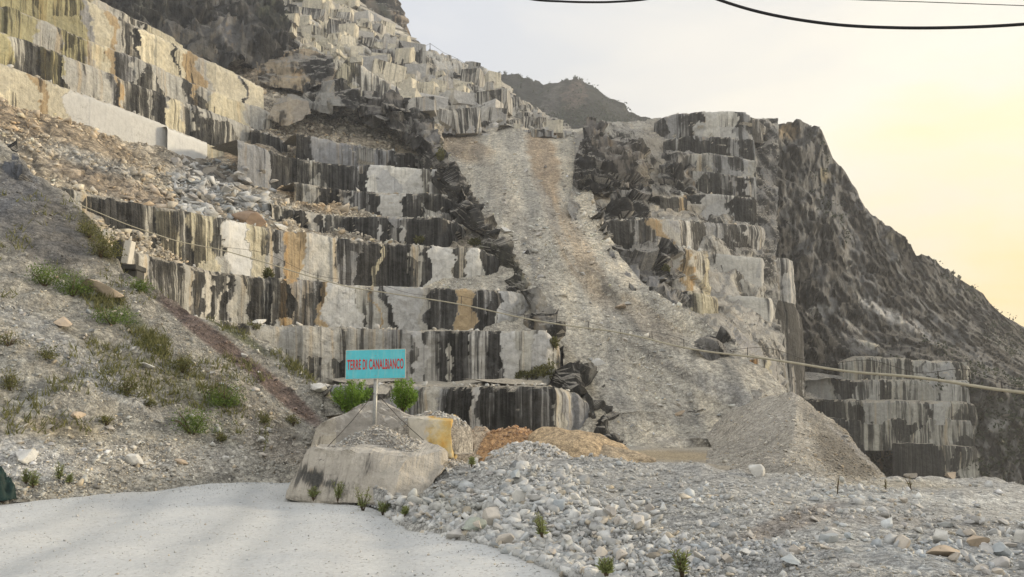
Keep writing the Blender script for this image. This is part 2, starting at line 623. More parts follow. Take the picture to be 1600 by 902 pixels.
def loft(name, rows, mat='scree', tint=(0.36, 0.345, 0.31), stain=0.3, disp=(0.3, 0.5), fine=(0.12, 2.0), facet=None, facet2=None, px=2.4, seed=0,
         patches=(), kind='structure', ridged=False, paint=None, smooth=False, blend=6.0, register=None, vstretch=1.0, face=False, steps=()):
    """a sheet of ground or rock through rows of (u, v, distance) control points"""
    R3 = []
    n_c, n_px = 8, 0
    for row in rows:
        row = np.array(row, float)
        n_px = max(n_px, np.sum(np.hypot(np.diff(row[:, 0]), np.diff(row[:, 1]))))
    n_c = int(max(10, min(n_px, 2600) / px))
    for row in rows:
        row = np.array(row, float)
        dd = np.hypot(np.diff(row[:, 0]), np.diff(row[:, 1])) + 1e-3
        S = np.concatenate([[0], np.cumsum(dd)])
        x = np.linspace(0, S[-1], n_c)
        # interpolate in pixel space with 1/Y so that long straight spans stay straight
        u = np.interp(x, S, row[:, 0]); v = np.interp(x, S, row[:, 1]); iy = np.interp(x, S, 1.0 / row[:, 2])
        R3.append(at(u, v, 1 / iy))
    out = [R3[0][None]]
    for a, b2 in zip(R3[:-1], R3[1:]):
        ua, va = px_of(a); ub, vb = px_of(b2)
        n = int(max(2, np.median(np.hypot(ua - ub, va - vb)) / px))
        t = (np.arange(1, n + 1) / n)[:, None, None]
        out.append(a[None] * (1 - t) + b2[None] * t)
    P = np.concatenate(out, 0)
    N = grid_normals(P)
    flip = np.sum(N * (P - [0, 0, CAM_Z]), -1) > 0
    N[flip] *= -1
    if face:
        hv = np.array([0, 0, CAM_Z]) - P
        hv[..., 2] = 0
        hv /= np.linalg.norm(hv, axis=-1, keepdims=True)
        N = hv * 0.9 + N * 0.1
    q = P * [1, 1, vstretch]
    d = fbm(q, disp[1], 5, seed, 0.5, ridged) * disp[0] + fbm(q, fine[1], 3, seed + 40) * fine[0]
    if facet:
        d = d + facets(P, facet[1], seed + 60, facet[2] if len(facet) > 2 else 0.8) * facet[0]
    if facet2:
        d = d + facets(P, facet2[1], seed + 64, facet2[2]) * facet2[0]
    nr, nc = P.shape[:2]
    if steps:                                              # cliff bands and ledges
        hv = np.array([0, 0, CAM_Z]) - P
        hv[..., 2] = 0
        hv /= np.linalg.norm(hv, axis=-1, keepdims=True)
        for j, (hh, aa) in enumerate(steps):
            zq = P[..., 2] / hh + fbm(P * [1, 1, .5], .45 / hh, 4, seed + 210 + j) * 1.3
            fr = zq - np.floor(zq)
            fr = np.where(fr < .82, fr / .82, (1 - fr) / .18)
            am = np.clip(.55 + .9 * fbm(P, .3 / hh, 3, seed + 220 + j), 0.05, 1.2)
            P = P + hv * (aa * am * (fr - .5))[..., None]
    P = P + N * d[..., None]
    U, Vv = px_of(P)
    wob = fbm(P, 0.25, 4, seed + 5) * 14
    tn = np.zeros((nr, nc, 3)) + np.array(tint)
    st = np.zeros((nr, nc)) + stain
    for (cu, cv, ru, rv, ang, tcol, ts, k) in patches:      # weathered / freshly broken areas of the surface
        ca, sa = math.cos(math.radians(ang)), math.sin(math.radians(ang))
        x = (U + wob - cu) * ca + (Vv + wob * .6 - cv) * sa
        y = -(U + wob - cu) * sa + (Vv - cv) * ca
        rr = np.hypot(x / ru, y / rv)
        w = np.clip((1.0 - rr) * 3.0, 0, 1) * k
        if tcol is not None:
            tn = tn * (1 - w[..., None]) + np.array(tcol) * w[..., None]
        if ts is not None:
            st = st * (1 - w) + ts * w
    tn = tn * (1 + 0.14 * fbm(P, 0.12, 3, seed + 77))[..., None]
    seglen = np.linalg.norm(np.diff(P, axis=1), axis=-1)
    s = np.concatenate([np.zeros((nr, 1)), np.cumsum(seglen, 1)], 1)
    s = np.tile(s[nr // 2][None], (nr, 1))
    uv = np.stack([P[..., 0] + 0.4 * P[..., 1], P[..., 2]], -1)
    me = np_mesh(name, P.reshape(-1, 3), grid_faces(nr, nc), tn.reshape(-1, 3), st.ravel(), uv.reshape(-1, 2))
    o = link(name, me, M[mat], smooth=smooth)
    if kind:
        tag(o, kind=kind)
    SURF[register or f'{name}{seed}'] = P
    TINT[id(P)] = tn
    return o, P


# stones -------------------------------------------------------------------
def ico(sub):
    bm = bmesh.new()
    bmesh.ops.create_icosphere(bm, subdivisions=sub, radius=1)
    v = np.array([x.co[:] for x in bm.verts])
    f = np.array([[w.index for w in x.verts] for x in bm.faces])
    bm.free()
    return v, f


def rock_shape(sub, r, cuts=9, flat=0.75):
    v, f = ico(sub)
    v = v.copy()
    for _ in range(cuts):                                  # slice the ball by random planes: angular broken stone
        n = r.normal(size=3)
        n /= np.linalg.norm(n)
        d = r.uniform(0.32, 0.66)
        k = v @ n
        m = k > d
        v[m] -= np.outer(k[m] - d, n)
    v *= r.uniform(0.6, 1.0, 3) * [1, 1, flat]
    v /= np.abs(v).max()
    return v, f




def shard(r, n):
    """angular broken chip: the hull of a few points"""
    bm = bmesh.new()
    p = r.normal(size=(n, 3))
    p /= np.linalg.norm(p, axis=1, keepdims=True)
    p = np.sign(p) * np.abs(p) ** 0.8 * r.uniform(.8, 1.0, (n, 1)) * [1.0, r.uniform(.45, .9), r.uniform(.3, .75)]
    for q in p:
        bm.verts.new(q)
    bmesh.ops.convex_hull(bm, input=bm.verts[:])
    bmesh.ops.delete(bm, geom=[v for v in bm.verts if not v.link_faces], context='VERTS')
    bm.verts.index_update()
    v = np.array([x.co[:] for x in bm.verts])
    f = np.array([[w.index for w in x.verts] for x in bm.faces])
    bm.free()
    return v / np.abs(v).max(), f


SH1 = [shard(rng, 7) for _ in range(14)]
SH2 = [shard(rng, 10) for _ in range(22)]
SH3 = [rock_shape(4, rng, 15) for _ in range(16)]


def rand_rot(n, r):
    q = r.normal(size=(n, 4))
    q /= np.linalg.norm(q, axis=1, keepdims=True)
    w, x, y, z = q.T
    return np.stack([1 - 2 * (y * y + z * z), 2 * (x * y - z * w), 2 * (x * z + y * w), 2 * (x * y + z * w), 1 - 2 * (x * x + z * z), 2 * (y * z - x * w),
                     2 * (x * z - y * w), 2 * (y * z + x * w), 1 - 2 * (x * x + y * y)], -1).reshape(n, 3, 3)


def stones_mesh(name, pos, size, tint, shapes, mat, r, sink=0.25):
    Vs, Fs, Ts, base = [], [], [], 0
    which = r.integers(0, len(shapes), len(pos))
    R = rand_rot(len(pos), r)
    for k, (sv, sf) in enumerate(shapes):
        m = which == k
        if not m.any():
            continue
        v = np.einsum('nij,vj->nvi', R[m], sv) * [1, 1, 0.8] * size[m][:, None, None] + pos[m][:, None]
        v[..., 2] += (size[m] * (0.5 - sink))[:, None]
        n = m.sum()
        f = sf[None] + (np.arange(n) * len(sv))[:, None, None] + base
        base += n * len(sv)
        Vs.append(v.reshape(-1, 3)); Fs.append(f.reshape(-1, 3))
        Ts.append(np.repeat(tint[m], len(sv), 0))
    me = np_mesh(name, np.concatenate(Vs), np.concatenate(Fs), np.concatenate(Ts))
    return tag(link(name, me, mat), kind='stuff')


def sample(P, n, r, dens=None, tint=None):
    """random points on a grid surface, optionally kept by a density function of (u, v)"""
    nr, nc = P.shape[:2]
    a = r.uniform(0, nr - 1.001, n); b = r.uniform(0, nc - 1.001, n)
    i, j = a.astype(int), b.astype(int)
    fa, fb = (a - i)[:, None], (b - j)[:, None]
    p = P[i, j] * (1 - fa) * (1 - fb) + P[i + 1, j] * fa * (1 - fb) + P[i, j + 1] * (1 - fa) * fb + P[i + 1, j + 1] * fa * fb
    keep = np.ones(n, bool)
    if dens is not None:
        u, v = px_of(p)
        keep = r.uniform(0, 1, len(p)) < dens(u, v, p)
    if tint is not None:
        return p[keep], tint[i, j][keep]
    return p[keep]


def stone_tints(n, r, base=(0.45, 0.43, 0.39), spread=0.22, warm=0.12):
    t = np.atleast_2d(np.array(base)) * (1 + r.normal(0, spread, (n, 1)))
    w = r.uniform(0, 1, (n, 1))
    t = np.where(w < warm, t * [1.04, 0.93, 0.78], t)
    t = np.where(w > 0.85, t * [0.90, 0.94, 0.98], t)
    return np.clip(t, 0.08, 0.75)

#@@SCENE@@

# =================================================================== GROUND
def e_of(v):
    b = (451.0 - np.asarray(v, float)) / F
    return (SP + CP * b) / (CP - SP * b)


def yz(v, z):
    return (z - CAM_Z) / float(e_of(v))


def Zb(z, pts, dy=0.0):
    return [(p[0], p[1], p[2], p[3] if len(p) > 3 else yz(p[1], z) + dy) for p in pts]


def world_grid(name, xs, ys, zf, mat, tintf, kind='structure', smooth=True):
    X, Y = np.meshgrid(xs, ys)
    P = np.stack([X, Y, X * 0], -1)
    P[..., 2] = zf(X, Y)
    me = np_mesh(name, P.reshape(-1, 3), grid_faces(*X.shape), tintf(P).reshape(-1, 3))
    o = link(name, me, mat, smooth=smooth)
    tag(o, kind=kind)
    return o, P


def far_z(X, Y):
    d = np.hypot(X, Y)
    return -1.2 - np.clip((d - 22) / 90, 0, 1) ** 1.2 * 40 + fbm(np.stack([X, Y, 0 * X], -1), 0.01, 3, 3) * np.clip(d / 100, 0, 6)


xs = np.sign(np.linspace(-1, 1, 161)) * np.abs(np.linspace(-1, 1, 161)) ** 2.0 * 640
world_grid('ground', xs, xs + 0.0, far_z, M['scree'], lambda P: np.zeros(P.shape) + [0.42, 0.41, 0.38])


def road_z(X, Y):
    p = np.stack([X, Y, 0 * X], -1)
    # shallow wheel tracks that follow the bend of the road
    c = X + 0.035 * (Y - 3) ** 2 * 0.35
    ruts = -0.05 * (np.exp(-((c + 2.6) / 0.45) ** 2) + np.exp(-((c + 0.9) / 0.45) ** 2) + np.exp(-((c + 5.4) / 0.5) ** 2))
    xe = np.interp(Y, [0, 3, 5, 7.5, 10.8, 14.5, 26], [12, 6, 2.5, .65, -1.5, -2.6, -2.6]) + 1.6
    dropz = np.clip((X - xe) / 3.0, 0, 1) * 4.5 + np.clip((Y - 19.5) / 4, 0, 1) * 3.0
    dtoe = -(X + 10) * .7071 + (Y - 14.6) * .7071
    dropz = dropz + np.clip((dtoe - 1.2) / 2.0, 0, 1) * 3.0
    return fbm(p, 0.35, 3, 5) * 0.07 + fbm(p, 2.4, 3, 6) * 0.012 + ruts - dropz


def road_tint(P):
    X, Y = P[..., 0], P[..., 1]
    c = X + 0.035 * (Y - 3) ** 2 * 0.35
    wv = 0.25 * fbm(P * [1, 1, 0], 0.4, 2, 12)
    tr = sum(np.exp(-((c + wv + k_) / 0.22) ** 2) for k_ in (0.9, 2.6, 3.4, 5.1, 6.3, 7.9))
    b = np.array([0.54, 0.545, 0.53]) * (1 + 0.06 * fbm(P * [1, .6, 0], 0.5, 5, 8) + 0.16 * fbm(np.stack([c * 1.2, Y * .12, 0 * X], -1), 1.0, 4, 9))[..., None]
    return b * (1.02 - 0.15 * tr[..., None] * np.array([1, .93, .85]))


def road_material():
    m, nt, b = new_mat('packed_marble_dust')
    b.inputs['Roughness'].default_value = 0.9
    P = geo(nt).outputs['Position']
    t = attr(nt, 'tint')
    n1 = noise(nt, P, 0.9, 6, 0.65)
    n2 = noise(nt, P, 14, 5, 0.7)
    vo = nt.nodes.new('ShaderNodeTexVoronoi')
    vo.inputs['Scale'].default_value = 16
    nt.links.new(P, vo.inputs['Vector'])
    pc = nt.nodes.new('ShaderNodeSeparateColor')
    nt.links.new(vo.outputs['Color'], pc.inputs[0])
    peb = ramp(nt, smath(nt, 'MULTIPLY', ramp(nt, vo.outputs['Distance'], [(0.22, 1.0), (0.34, 0.0)]), pc.outputs[0]), [(0.35, 0.0), (0.5, 1.0)])
    c = mixc(nt, 1.0, t, ramp(nt, n1, [(0.3, (0.90, 0.91, 0.92)), (0.7, (1.06, 1.05, 1.03))]), 'MULTIPLY')
    c = mixc(nt, 1.0, c, ramp(nt, n2, [(0.3, (0.88, 0.88, 0.88)), (0.7, (1.08, 1.08, 1.08))]), 'MULTIPLY')
    c = mixc(nt, peb, c, mixc(nt, pc.outputs[1], (0.30, 0.29, 0.27), (0.62, 0.61, 0.57)))
    nt.links.new(c, b.inputs['Base Color'])
    bump(nt, b, smath(nt, 'MULTIPLY_ADD', peb, 1.2, n2), 0.7, 0.018)
    return m


M['road'] = road_material()
_, ROADP = world_grid('road', np.linspace(-26, 26, 520), np.linspace(-12, 26, 420), road_z, M['road'], road_tint)

# quarry floor beyond the foreground heap
floor_rows = [[(380, 800, 22), (900, 830, 22), (1400, 830, 22)],
              [(430, 725, 43), (800, 724, 43), (1000, 724, 43), (1330, 728, 43)],
              [(470, 698, 64), (700, 697, 66), (1000, 694, 68), (1280, 690, 68)],
              [(470, 690, 74), (700, 690, 76), (1000, 688, 78), (1280, 684, 78)]]
loft('quarry_floor', floor_rows, mat='gravel', tint=(0.56, 0.50, 0.40), disp=(0.25, 0.2), fine=(0.04, 2.0), seed=3,
     patches=[(1040, 712, 130, 9, 2, (0.62, 0.50, 0.32), None, .8), (1130, 700, 90, 6, 2, (0.56, 0.52, 0.43), None, .9), (960, 700, 60, 6, 0, (0.58, 0.55, 0.48), None, .8)])


# =================================================================== SCREE CHUTE
def Ys(v):
    return 46.6 / (0.70 - float(e_of(v)))


srows = [[(540 + 84 * k, 731, 60.5) for k in range(10)]]
for v, ul, ur in ((700, 540, 1290), (688, 560, 1270), (640, 640, 1255), (580, 680, 1205), (520, 680, 1120), (460, 660, 1025), (400, 640, 968), (340, 620, 935),
                  (280, 600, 922), (235, 600, 925), (206, 600, 915)):
    n = 9
    srows.append([(ul + (ur - ul) * k / (n - 1), v + (4 * math.sin(k * 1.3 + v)), Ys(v) + 1.2 * math.sin(k * 2.1 + v * 0.7)) for k in range(n)])
srows.append([(600, 203, 158), (800, 203, 160), (1000, 203, 160)])
srows.append([(600, 215, 190), (800, 215, 190), (1000, 215, 190)])
CH = (0.65, 0.62, 0.54)
_, SCREE = loft('scree_slope', srows, mat='scree', tint=CH, disp=(1.3, 0.10), fine=(0.12, 1.4), seed=11, register='chute', patches=[
    (850, 255, 26, 90, -12, (0.50, 0.37, 0.24), None, .7), (905, 400, 28, 110, -28, (0.47, 0.37, 0.26), None, .55),
    (720, 230, 60, 24, 20, (0.50, 0.38, 0.25), None, .6), (1010, 500, 90, 26, 35, (0.45, 0.38, 0.29), None, .5),
    (1130, 610, 70, 22, 25, (0.46, 0.46, 0.45), None, .6), (900, 590, 22, 110, -32, (0.50, 0.45, 0.34), None, .6),
    (800, 330, 18, 120, -28, (0.50, 0.47, 0.41), None, .6), (1000, 640, 120, 20, 10, (0.36, 0.35, 0.32), None, .5),
    (1040, 570, 100, 8, 32, (0.28, 0.27, 0.25), None, .5), (960, 470, 80, 7, 55, (0.30, 0.29, 0.26), None, .5),
    (870, 350, 8, 110, -25, (0.52, 0.50, 0.45), None, .6), (1080, 690, 90, 8, 2, (0.52, 0.50, 0.46), None, .6)])

# =================================================================== LEFT MOUNTAINSIDE (rubble between the quarry steps)
mrows = [
    [(-160, 470, 50), (0, 470, 56), (100, 470, 61), (200, 470, 67), (300, 480, 73), (400, 490, 79), (500, 500, 85), (600, 510, 89), (740, 515, 91)],
    [(-160, 380, 49), (0, 380, 55), (100, 386, 60), (200, 394, 66), (300, 408, 72), (400, 428, 78), (500, 440, 84), (600, 450, 88), (740, 455, 90)],
    [(-160, 278, 60), (0, 285, 64), (100, 300, 69), (200, 314, 73), (300, 330, 78), (400, 347, 83), (500, 366, 90), (600, 380, 94), (740, 388, 96)],
    [(-160, 200, 67), (0, 215, 73), (100, 235, 79), (200, 258, 86), (300, 285, 94), (400, 300, 98), (470, 312, 100), (540, 334, 100), (600, 340, 104), (720, 345, 106)],
    [(-160, 110, 76), (0, 148, 83), (100, 178, 90), (200, 210, 98), (300, 245, 106), (400, 262, 110), (460, 272, 112), (540, 296, 113), (600, 302, 120), (720, 305, 124)],
    [(-160, 100, 88), (0, 140, 95), (200, 205, 108), (330, 225, 116), (400, 222, 119), (450, 236, 122), (540, 255, 122), (600, 258, 126), (700, 266, 132)],
    [(-160, 80, 110), (200, 150, 120), (330, 185, 125), (400, 178, 128), (500, 182, 131), (560, 186, 133), (620, 192, 134), (690, 210, 138)],
    [(-160, 40, 150), (200, 90, 150), (340, 100, 143), (400, 85, 145), (450, 82, 147), (520, 112, 150), (600, 150, 148), (700, 190, 150)],
    [(-160, 0, 190), (200, 60, 190), (400, 60, 190), (600, 110, 190), (720, 160, 190)]]
TAN = (0.56, 0.43, 0.28)
LT = (0.56, 0.50, 0.40)
_, MSIDE = loft('mountain_slope', mrows, mat='rubble_far', tint=LT, disp=(1.1, 0.12), fine=(0.4, 0.9), facet=(0.5, (0.5, 0.5, 0.5)), seed=21, register='side', patches=[
    (110, 205, 150, 22, 24, (0.60, 0.49, 0.35), None, .8), (385, 240, 42, 20, 0, TAN, None, .9), (470, 300, 90, 22, 24, TAN, None, .9),
    (430, 100, 60, 30, 0, TAN, None, .85), (370, 120, 45, 30, 20, (0.50, 0.42, 0.31), None, .8), (330, 290, 80, 35, 20, (0.42, 0.42, 0.41), None, .8),
    (200, 300, 160, 20, 20, (0.49, 0.40, 0.30), None, .7), (570, 200, 110, 20, 12, (0.42, 0.40, 0.34), None, .8), (140, 250, 80, 16, 20, (0.40, 0.40, 0.38), None, .7),
    (20, 190, 70, 20, 25, (0.50, 0.40, 0.28), None, .8)])

# =================================================================== QUARRY STEPS, centre
bench('quarry_terrace', Zb(3.6, [(300, 594, 740), (470, 604, 690), (560, 602, 690), (650, 604, 684), (760, 602, 682), (868, 602, 682), (895, 608, 682, 64), (918, 628, 684, 66), (940, 655, 688, 70), (950, 672, 690, 76)]),
      '440M 655S 690M 705D 735P 748D 815D 870K 885M', tread=8, seed=1, blk=(4, 10), amp=0.35)
bench('quarry_terrace', Zb(9.1, [(60, 440, 720), (240, 480, 660), (380, 502, 560), (440, 508, 600), (560, 514, 608), (700, 516, 608), (800, 516, 608), (852, 516, 608), (872, 535, 606, 71), (884, 560, 604, 75), (890, 580, 604, 82)]),
      '380K 470S 500W 520K 545S 565K 600B 650P 668B 690D 705S 715D 730P 770D 790Q 815K 840P 868K', tread=9, seed=2, blk=(3, 8))
bench('quarry_terrace', Zb(14.6, [(-40, 340, 560), (90, 366, 520), (195, 388, 440), (240, 400, 462), (330, 420, 500), (420, 433, 520), (510, 441, 524), (600, 446, 524), (700, 449, 524), (780, 452, 524), (815, 458, 524), (832, 478, 522, 84), (846, 505, 520, 90)]),
      '195S 230B 262K 300D 318W 330B 345W 352D 362S 375K 390D 400K 425W 440T 458B 500T 508Q 562K 585T 590S 600D 610Q 660S 670D 705T 735D 775Q 800K 815P', tread=9, seed=3, blk=(3, 8))
bench('quarry_terrace', Zb(21.1, [(-60, 262, 330), (60, 286, 352), (130, 300, 372), (190, 311, 392), (270, 326, 412), (350, 341, 428), (430, 357, 442), (520, 370, 452), (600, 379, 454), (690, 386, 456), (745, 388, 456), (775, 398, 458, 90), (800, 430, 458, 95)]),
      '-60K 60S 100K 150B 215S 240C 280S 292K 300C 340K 352N 385C 415K 430D 452T 470W 495K 520D 590C 600D 640K 660D 670Q 712K 730Q 755D', tread=8, seed=4, blk=(3, 9))
bench('quarry_terrace', Zb(26.5, [(425, 316, 352), (480, 330, 368), (540, 338, 384), (620, 339, 386), (690, 339, 388), (715, 346, 390, 98), (740, 368, 392, 104)]),
      '425K 445D 478W 495D 503W 540D 580P 588D 630P 640D 665D 715B', tread=8, seed=5, blk=(3, 8), facet=0.5)
bench('quarry_terrace', Zb(32.5, [(460, 283, 325), (540, 297, 342), (620, 300, 344), (690, 303, 344), (722, 318, 346, 107), (742, 340, 348, 112)]),
      '460K 500D 545S 552D 590Q 632D 660K 680B 700D', tread=8, seed=6, blk=(3, 8), facet=0.5)
bench('quarry_terrace', Zb(39.0, [(372, 218, 270), (400, 226, 284), (455, 246, 292), (546, 256, 304), (620, 260, 308), (676, 263, 310), (700, 270, 310, 117), (720, 296, 310, 122)]),
      '370M 440K 490K 515D 548M 562D 568Q 655K 672Q 700K', tread=8, seed=7, blk=(4, 9))
bench('quarry_terrace', Zb(45.5, [(462, 207, 244), (493, 213, 250), (580, 230, 264), (620, 235, 268), (655, 242, 270, 124), (685, 262, 274, 129)]),
      '462D 492M 560K 590M 610D 650P', tread=8, seed=8, blk=(3, 8), facet=0.4)
bench('quarry_terrace', [(392, 202, 232, 117), (415, 204, 234, 118), (440, 212, 236, 119), (452, 224, 238, 122)], '390B 425D', tread=4, seed=9, facet=0.5)

# craggy flank of the steps, down to the chute
flank_in = [(650, 180, 128), (668, 222, 121), (688, 262, 114), (718, 302, 106), (748, 345, 98), (798, 392, 91), (828, 455, 85), (862, 520, 73), (885, 590, 71), (905, 615, 66), (935, 668, 64.5), (945, 690, 63)]
flank_out = [(664, 188, 141), (684, 238, 128), (706, 283, 117.5), (748, 330, 108), (765, 370, 100), (812, 415, 93), (842, 470, 86), (878, 535, 78), (905, 600, 71), (930, 640, 67), (958, 682, 64), (962, 700, 62)]
flank_deep = [(672, 200, 152), (698, 250, 140), (722, 300, 128), (765, 345, 118), (785, 385, 108), (832, 430, 100), (862, 485, 93), (896, 550, 84), (925, 610, 76), (950, 650, 71), (975, 690, 67), (980, 705, 65)]
inn2 = [(u - 26, v + 4, y + 3) for u, v, y in flank_in]
loft('rocky_flank', [inn2, flank_in, flank_out, flank_deep], mat='crag', tint=(0.27, 0.26, 0.23), stain=0.62, disp=(1.6, 0.28), fine=(0.3, 1.6), facet=(1.9, (0.42, 0.42, 0.3)), seed=31,
     register='flank', patches=[(690, 225, 20, 30, 60, (0.10, 0.11, 0.05), .9, .8), (790, 415, 50, 26, 40, (0.20, 0.20, 0.12), .55, .7), (745, 380, 18, 10, 30, (0.12, 0.14, 0.06), .5, .8), (905, 640, 40, 18, 50, (0.36, 0.34, 0.30), .35, .8)])
loft('rock_outcrop', [[(640, 215, 120), (690, 250, 114), (715, 300, 106), (745, 345, 100)], [(600, 196, 126), (640, 200, 126), (672, 214, 124), (690, 250, 122)], [(560, 186, 130), (610, 172, 130), (640, 160, 132), (672, 182, 131)],
     [(560, 176, 138), (610, 160, 140), (640, 150, 142), (680, 180, 142)]], mat='crag', tint=(0.26, 0.25, 0.23), stain=0.66, disp=(1.5, 0.3), facet=(2.2, (0.35, 0.35, 0.35)), seed=32)
loft('rock_outcrop', [[(462, 178, 128), (520, 178, 126), (562, 176, 127)], [(468, 150, 130), (520, 145, 129), (564, 148, 130)], [(480, 132, 134), (520, 128, 136), (562, 140, 138)], [(480, 130, 142), (562, 136, 146)]],
     mat='crag', tint=(0.36, 0.35, 0.31), stain=0.55, disp=(1.2, 0.3), facet=(2.0, (0.25, 0.25, 0.2)), seed=33, patches=[(550, 158, 22, 22, 0, (0.16, 0.155, 0.14), .85, .9)])
loft('rock_outcrop', [[(560, 178, 127), (610, 178, 127), (640, 182, 128)], [(563, 150, 129), (610, 148, 130), (642, 160, 131)], [(566, 144, 134), (610, 142, 136), (640, 152, 138)]],
     mat='crag', tint=(0.19, 0.18, 0.165), stain=0.7, disp=(1.2, 0.3), facet=(2.4, (0.2, 0.2, 0.25)), seed=34)
loft('rock_outcrop', [[(405, 132, 134), (470, 140, 133), (522, 132, 136)], [(400, 105, 138), (460, 92, 139), (500, 92, 140), (524, 100, 140)], [(400, 90, 143), (430, 80, 145), (478, 80, 146), (520, 92, 146)], [(400, 92, 152), (520, 95, 154)]],
     mat='crag', tint=(0.40, 0.33, 0.23), stain=0.25, disp=(1.6, 0.15), facet=(0.8, (0.3, 0.3, 0.3)), seed=35, patches=[(500, 108, 26, 26, 10, (0.17, 0.165, 0.15), .88, .95)])
loft('rock_outcrop', [[(418, 186, 123), (450, 196, 122), (486, 184, 124)], [(425, 160, 125), (455, 152, 125), (482, 160, 126)], [(430, 150, 130), (456, 146, 131), (480, 152, 131)]],
     mat='crag', tint=(0.46, 0.40, 0.31), stain=0.3, disp=(1.0, 0.2), facet=(1.0, (0.25, 0.25, 0.2)), seed=36)

# =================================================================== BIG SAWN WALL, upper left
def YL(u, d=0.0):
    return 85 * 1.18 / (1.18 - u / F) + d


def Lw(pts, d):
    return [(u, a, b, YL(u, d)) for u, a, b in pts]


bench('quarry_wall', Lw([(-150, 30, 92), (-80, 62, 122), (0, 97, 156), (107, 138, 188), (187, 167, 212), (264, 197, 240)], -3.0), '-150L 0L 50T 66L 104N', tread=4, seed=41, blk=(7, 12), amp=0.10, rough=0.02, jag=0.05, lean=0.05)
bench('quarry_wall', Lw([(262, 197, 240), (319, 220, 256), (324, 222, 256)], -4.4), '260N 400N', tread=5, seed=42, blk=(9, 12), amp=0.05, rough=0.02, jag=0.03, lean=0.05)
bench('quarry_wall', Lw([(318, 222, 256), (350, 232, 258)], -2.6), '260C', tread=4, seed=43, blk=(3, 5), amp=0.1, rough=0.08, jag=0.3, lean=0.05)
bench('quarry_wall', Lw([(-150, -20, 40), (-80, 10, 75), (0, 47, 106), (121, 93, 150), (213, 130, 186), (333, 173, 232), (399, 200, 238), (412, 206, 240)], 0), '-150Y 20K 60Y 95S 150K 170D 188T 195S 245D 262C 285S 300D 312K 365K 400D', tread=2.5, seed=44, blk=(3, 7), dst=-.10, amp=0.25, jag=0.15, lean=0.05)
bench('quarry_wall', Lw([(-150, -62, -16), (-80, -30, 14), (0, 5, 50), (60, 30, 75), (216, 90, 133), (333, 141, 177), (410, 168, 206), (425, 176, 210)], 1.2), '-150Y 60K 90Y 140S 150C 175T 188D 215K 290D 303T 312K 335C 385K', tread=2.0, seed=45, blk=(3, 7), dst=-.10, amp=0.25, jag=0.15, lean=0.05)
bench('quarry_wall', Lw([(-150, -128, -58), (-80, -100, -26), (0, -62, 9), (133, -2, 62), (216, 40, 94), (333, 97, 145), (412, 136, 172)], 2.2), '-150Y 128G 142L 175T 185S 205D 213L 272D 277L 290T 315S 330L 375D 381L', tread=3.5, seed=46, blk=(4, 9), dst=-.10, amp=0.15, jag=0.1, lean=0.05)
bench('quarry_wall', Lw([(-60, -130, -90), (0, -96, -62), (60, -50, -28), (143, -8, 6), (215, 30, 42), (288, 66, 78)], 6.0), '-60Y 100C 150W 195S 215W 230D 235C', tread=6, seed=47, blk=(3, 7), amp=0.3, jag=0.3)
loft('crag', [[(150, 20, 118), (230, 50, 122), (288, 74, 125), (340, 100, 130), (400, 100, 138), (450, 84, 144), (468, 66, 150)], [(150, -30, 128), (230, 10, 132), (300, 30, 134), (350, 52, 140), (400, 50, 146), (440, 40, 152), (464, 46, 156)],
              [(150, -80, 140), (230, -40, 145), (300, -20, 150), (350, 5, 155), (400, 5, 160), (425, 8, 163), (452, 28, 166)], [(150, -130, 160), (230, -100, 165), (300, -80, 170), (350, -50, 172), (395, -25, 175), (412, -6, 176)], [(150, -130, 200), (300, -80, 210), (412, 0, 220)]],
     mat='cliff', tint=(0.15, 0.145, 0.13), stain=0.62, facet2=(1.6, (0.4, 0.4, 0.25), 0.7), steps=((14, 5), (5, 2)), disp=(3.5, 0.09), fine=(0.6, 0.35), facet=(2.4, (0.18, 0.18, 0.12), 0.5), seed=51, patches=[(350, 30, 14, 60, -15, (0.30, 0.29, 0.27), .4, .8), (240, 10, 40, 25, 30, (0.22, 0.22, 0.18), .4, .8), (430, 20, 30, 30, 40, (0.12, 0.13, 0.07), .6, .7)])

# =================================================================== JUMBLED UPPER MOUNTAINSIDE
urows = [
    [(430, 120, 146), (510, 140, 148), (600, 155, 146), (660, 190, 143), (760, 206, 147), (860, 212, 149), (893, 212, 152)],
    [(430, 50, 175), (520, 85, 170), (600, 110, 168), (700, 140, 168), (780, 165, 168), (850, 192, 165), (892, 200, 162)],
    [(418, 0, 205), (520, 30, 200), (600, 60, 195), (660, 85, 190), (720, 105, 185), (780, 140, 180), (830, 172, 175), (878, 192, 172)],
    [(415, -80, 245), (480, -50, 242), (560, -5, 235), (600, 32, 225), (648, 78, 210), (700, 94, 200), (758, 116, 193), (800, 148, 188), (850, 186, 180), (884, 199, 176)],
    [(415, -60, 300), (560, 20, 290), (650, 100, 270), (760, 150, 250), (884, 230, 230)]]
_, UP = loft('blocky_mountainside', urows, mat='rock', tint=(0.58, 0.56, 0.50), stain=0.2, disp=(3.0, 0.05), fine=(0.4, 0.8), steps=((8, 4),), facet=(2.2, (0.2, 0.2, 0.14), 0.25), seed=61, register='upper', patches=[
    (500, 45, 80, 60, 20, (0.68, 0.62, 0.46), .12, .9), (575, 120, 70, 34, 18, (0.70, 0.64, 0.50), .0, .95), (560, 50, 40, 20, 20, (0.38, 0.37, 0.34), .55, .8),
    (600, 90, 40, 14, 20, (0.30, 0.29, 0.27), .6, .8), (720, 196, 50, 8, 8, (0.46, 0.36, 0.24), .3, .8), (860, 195, 40, 12, 20, (0.34, 0.335, 0.31), .5, .8)])
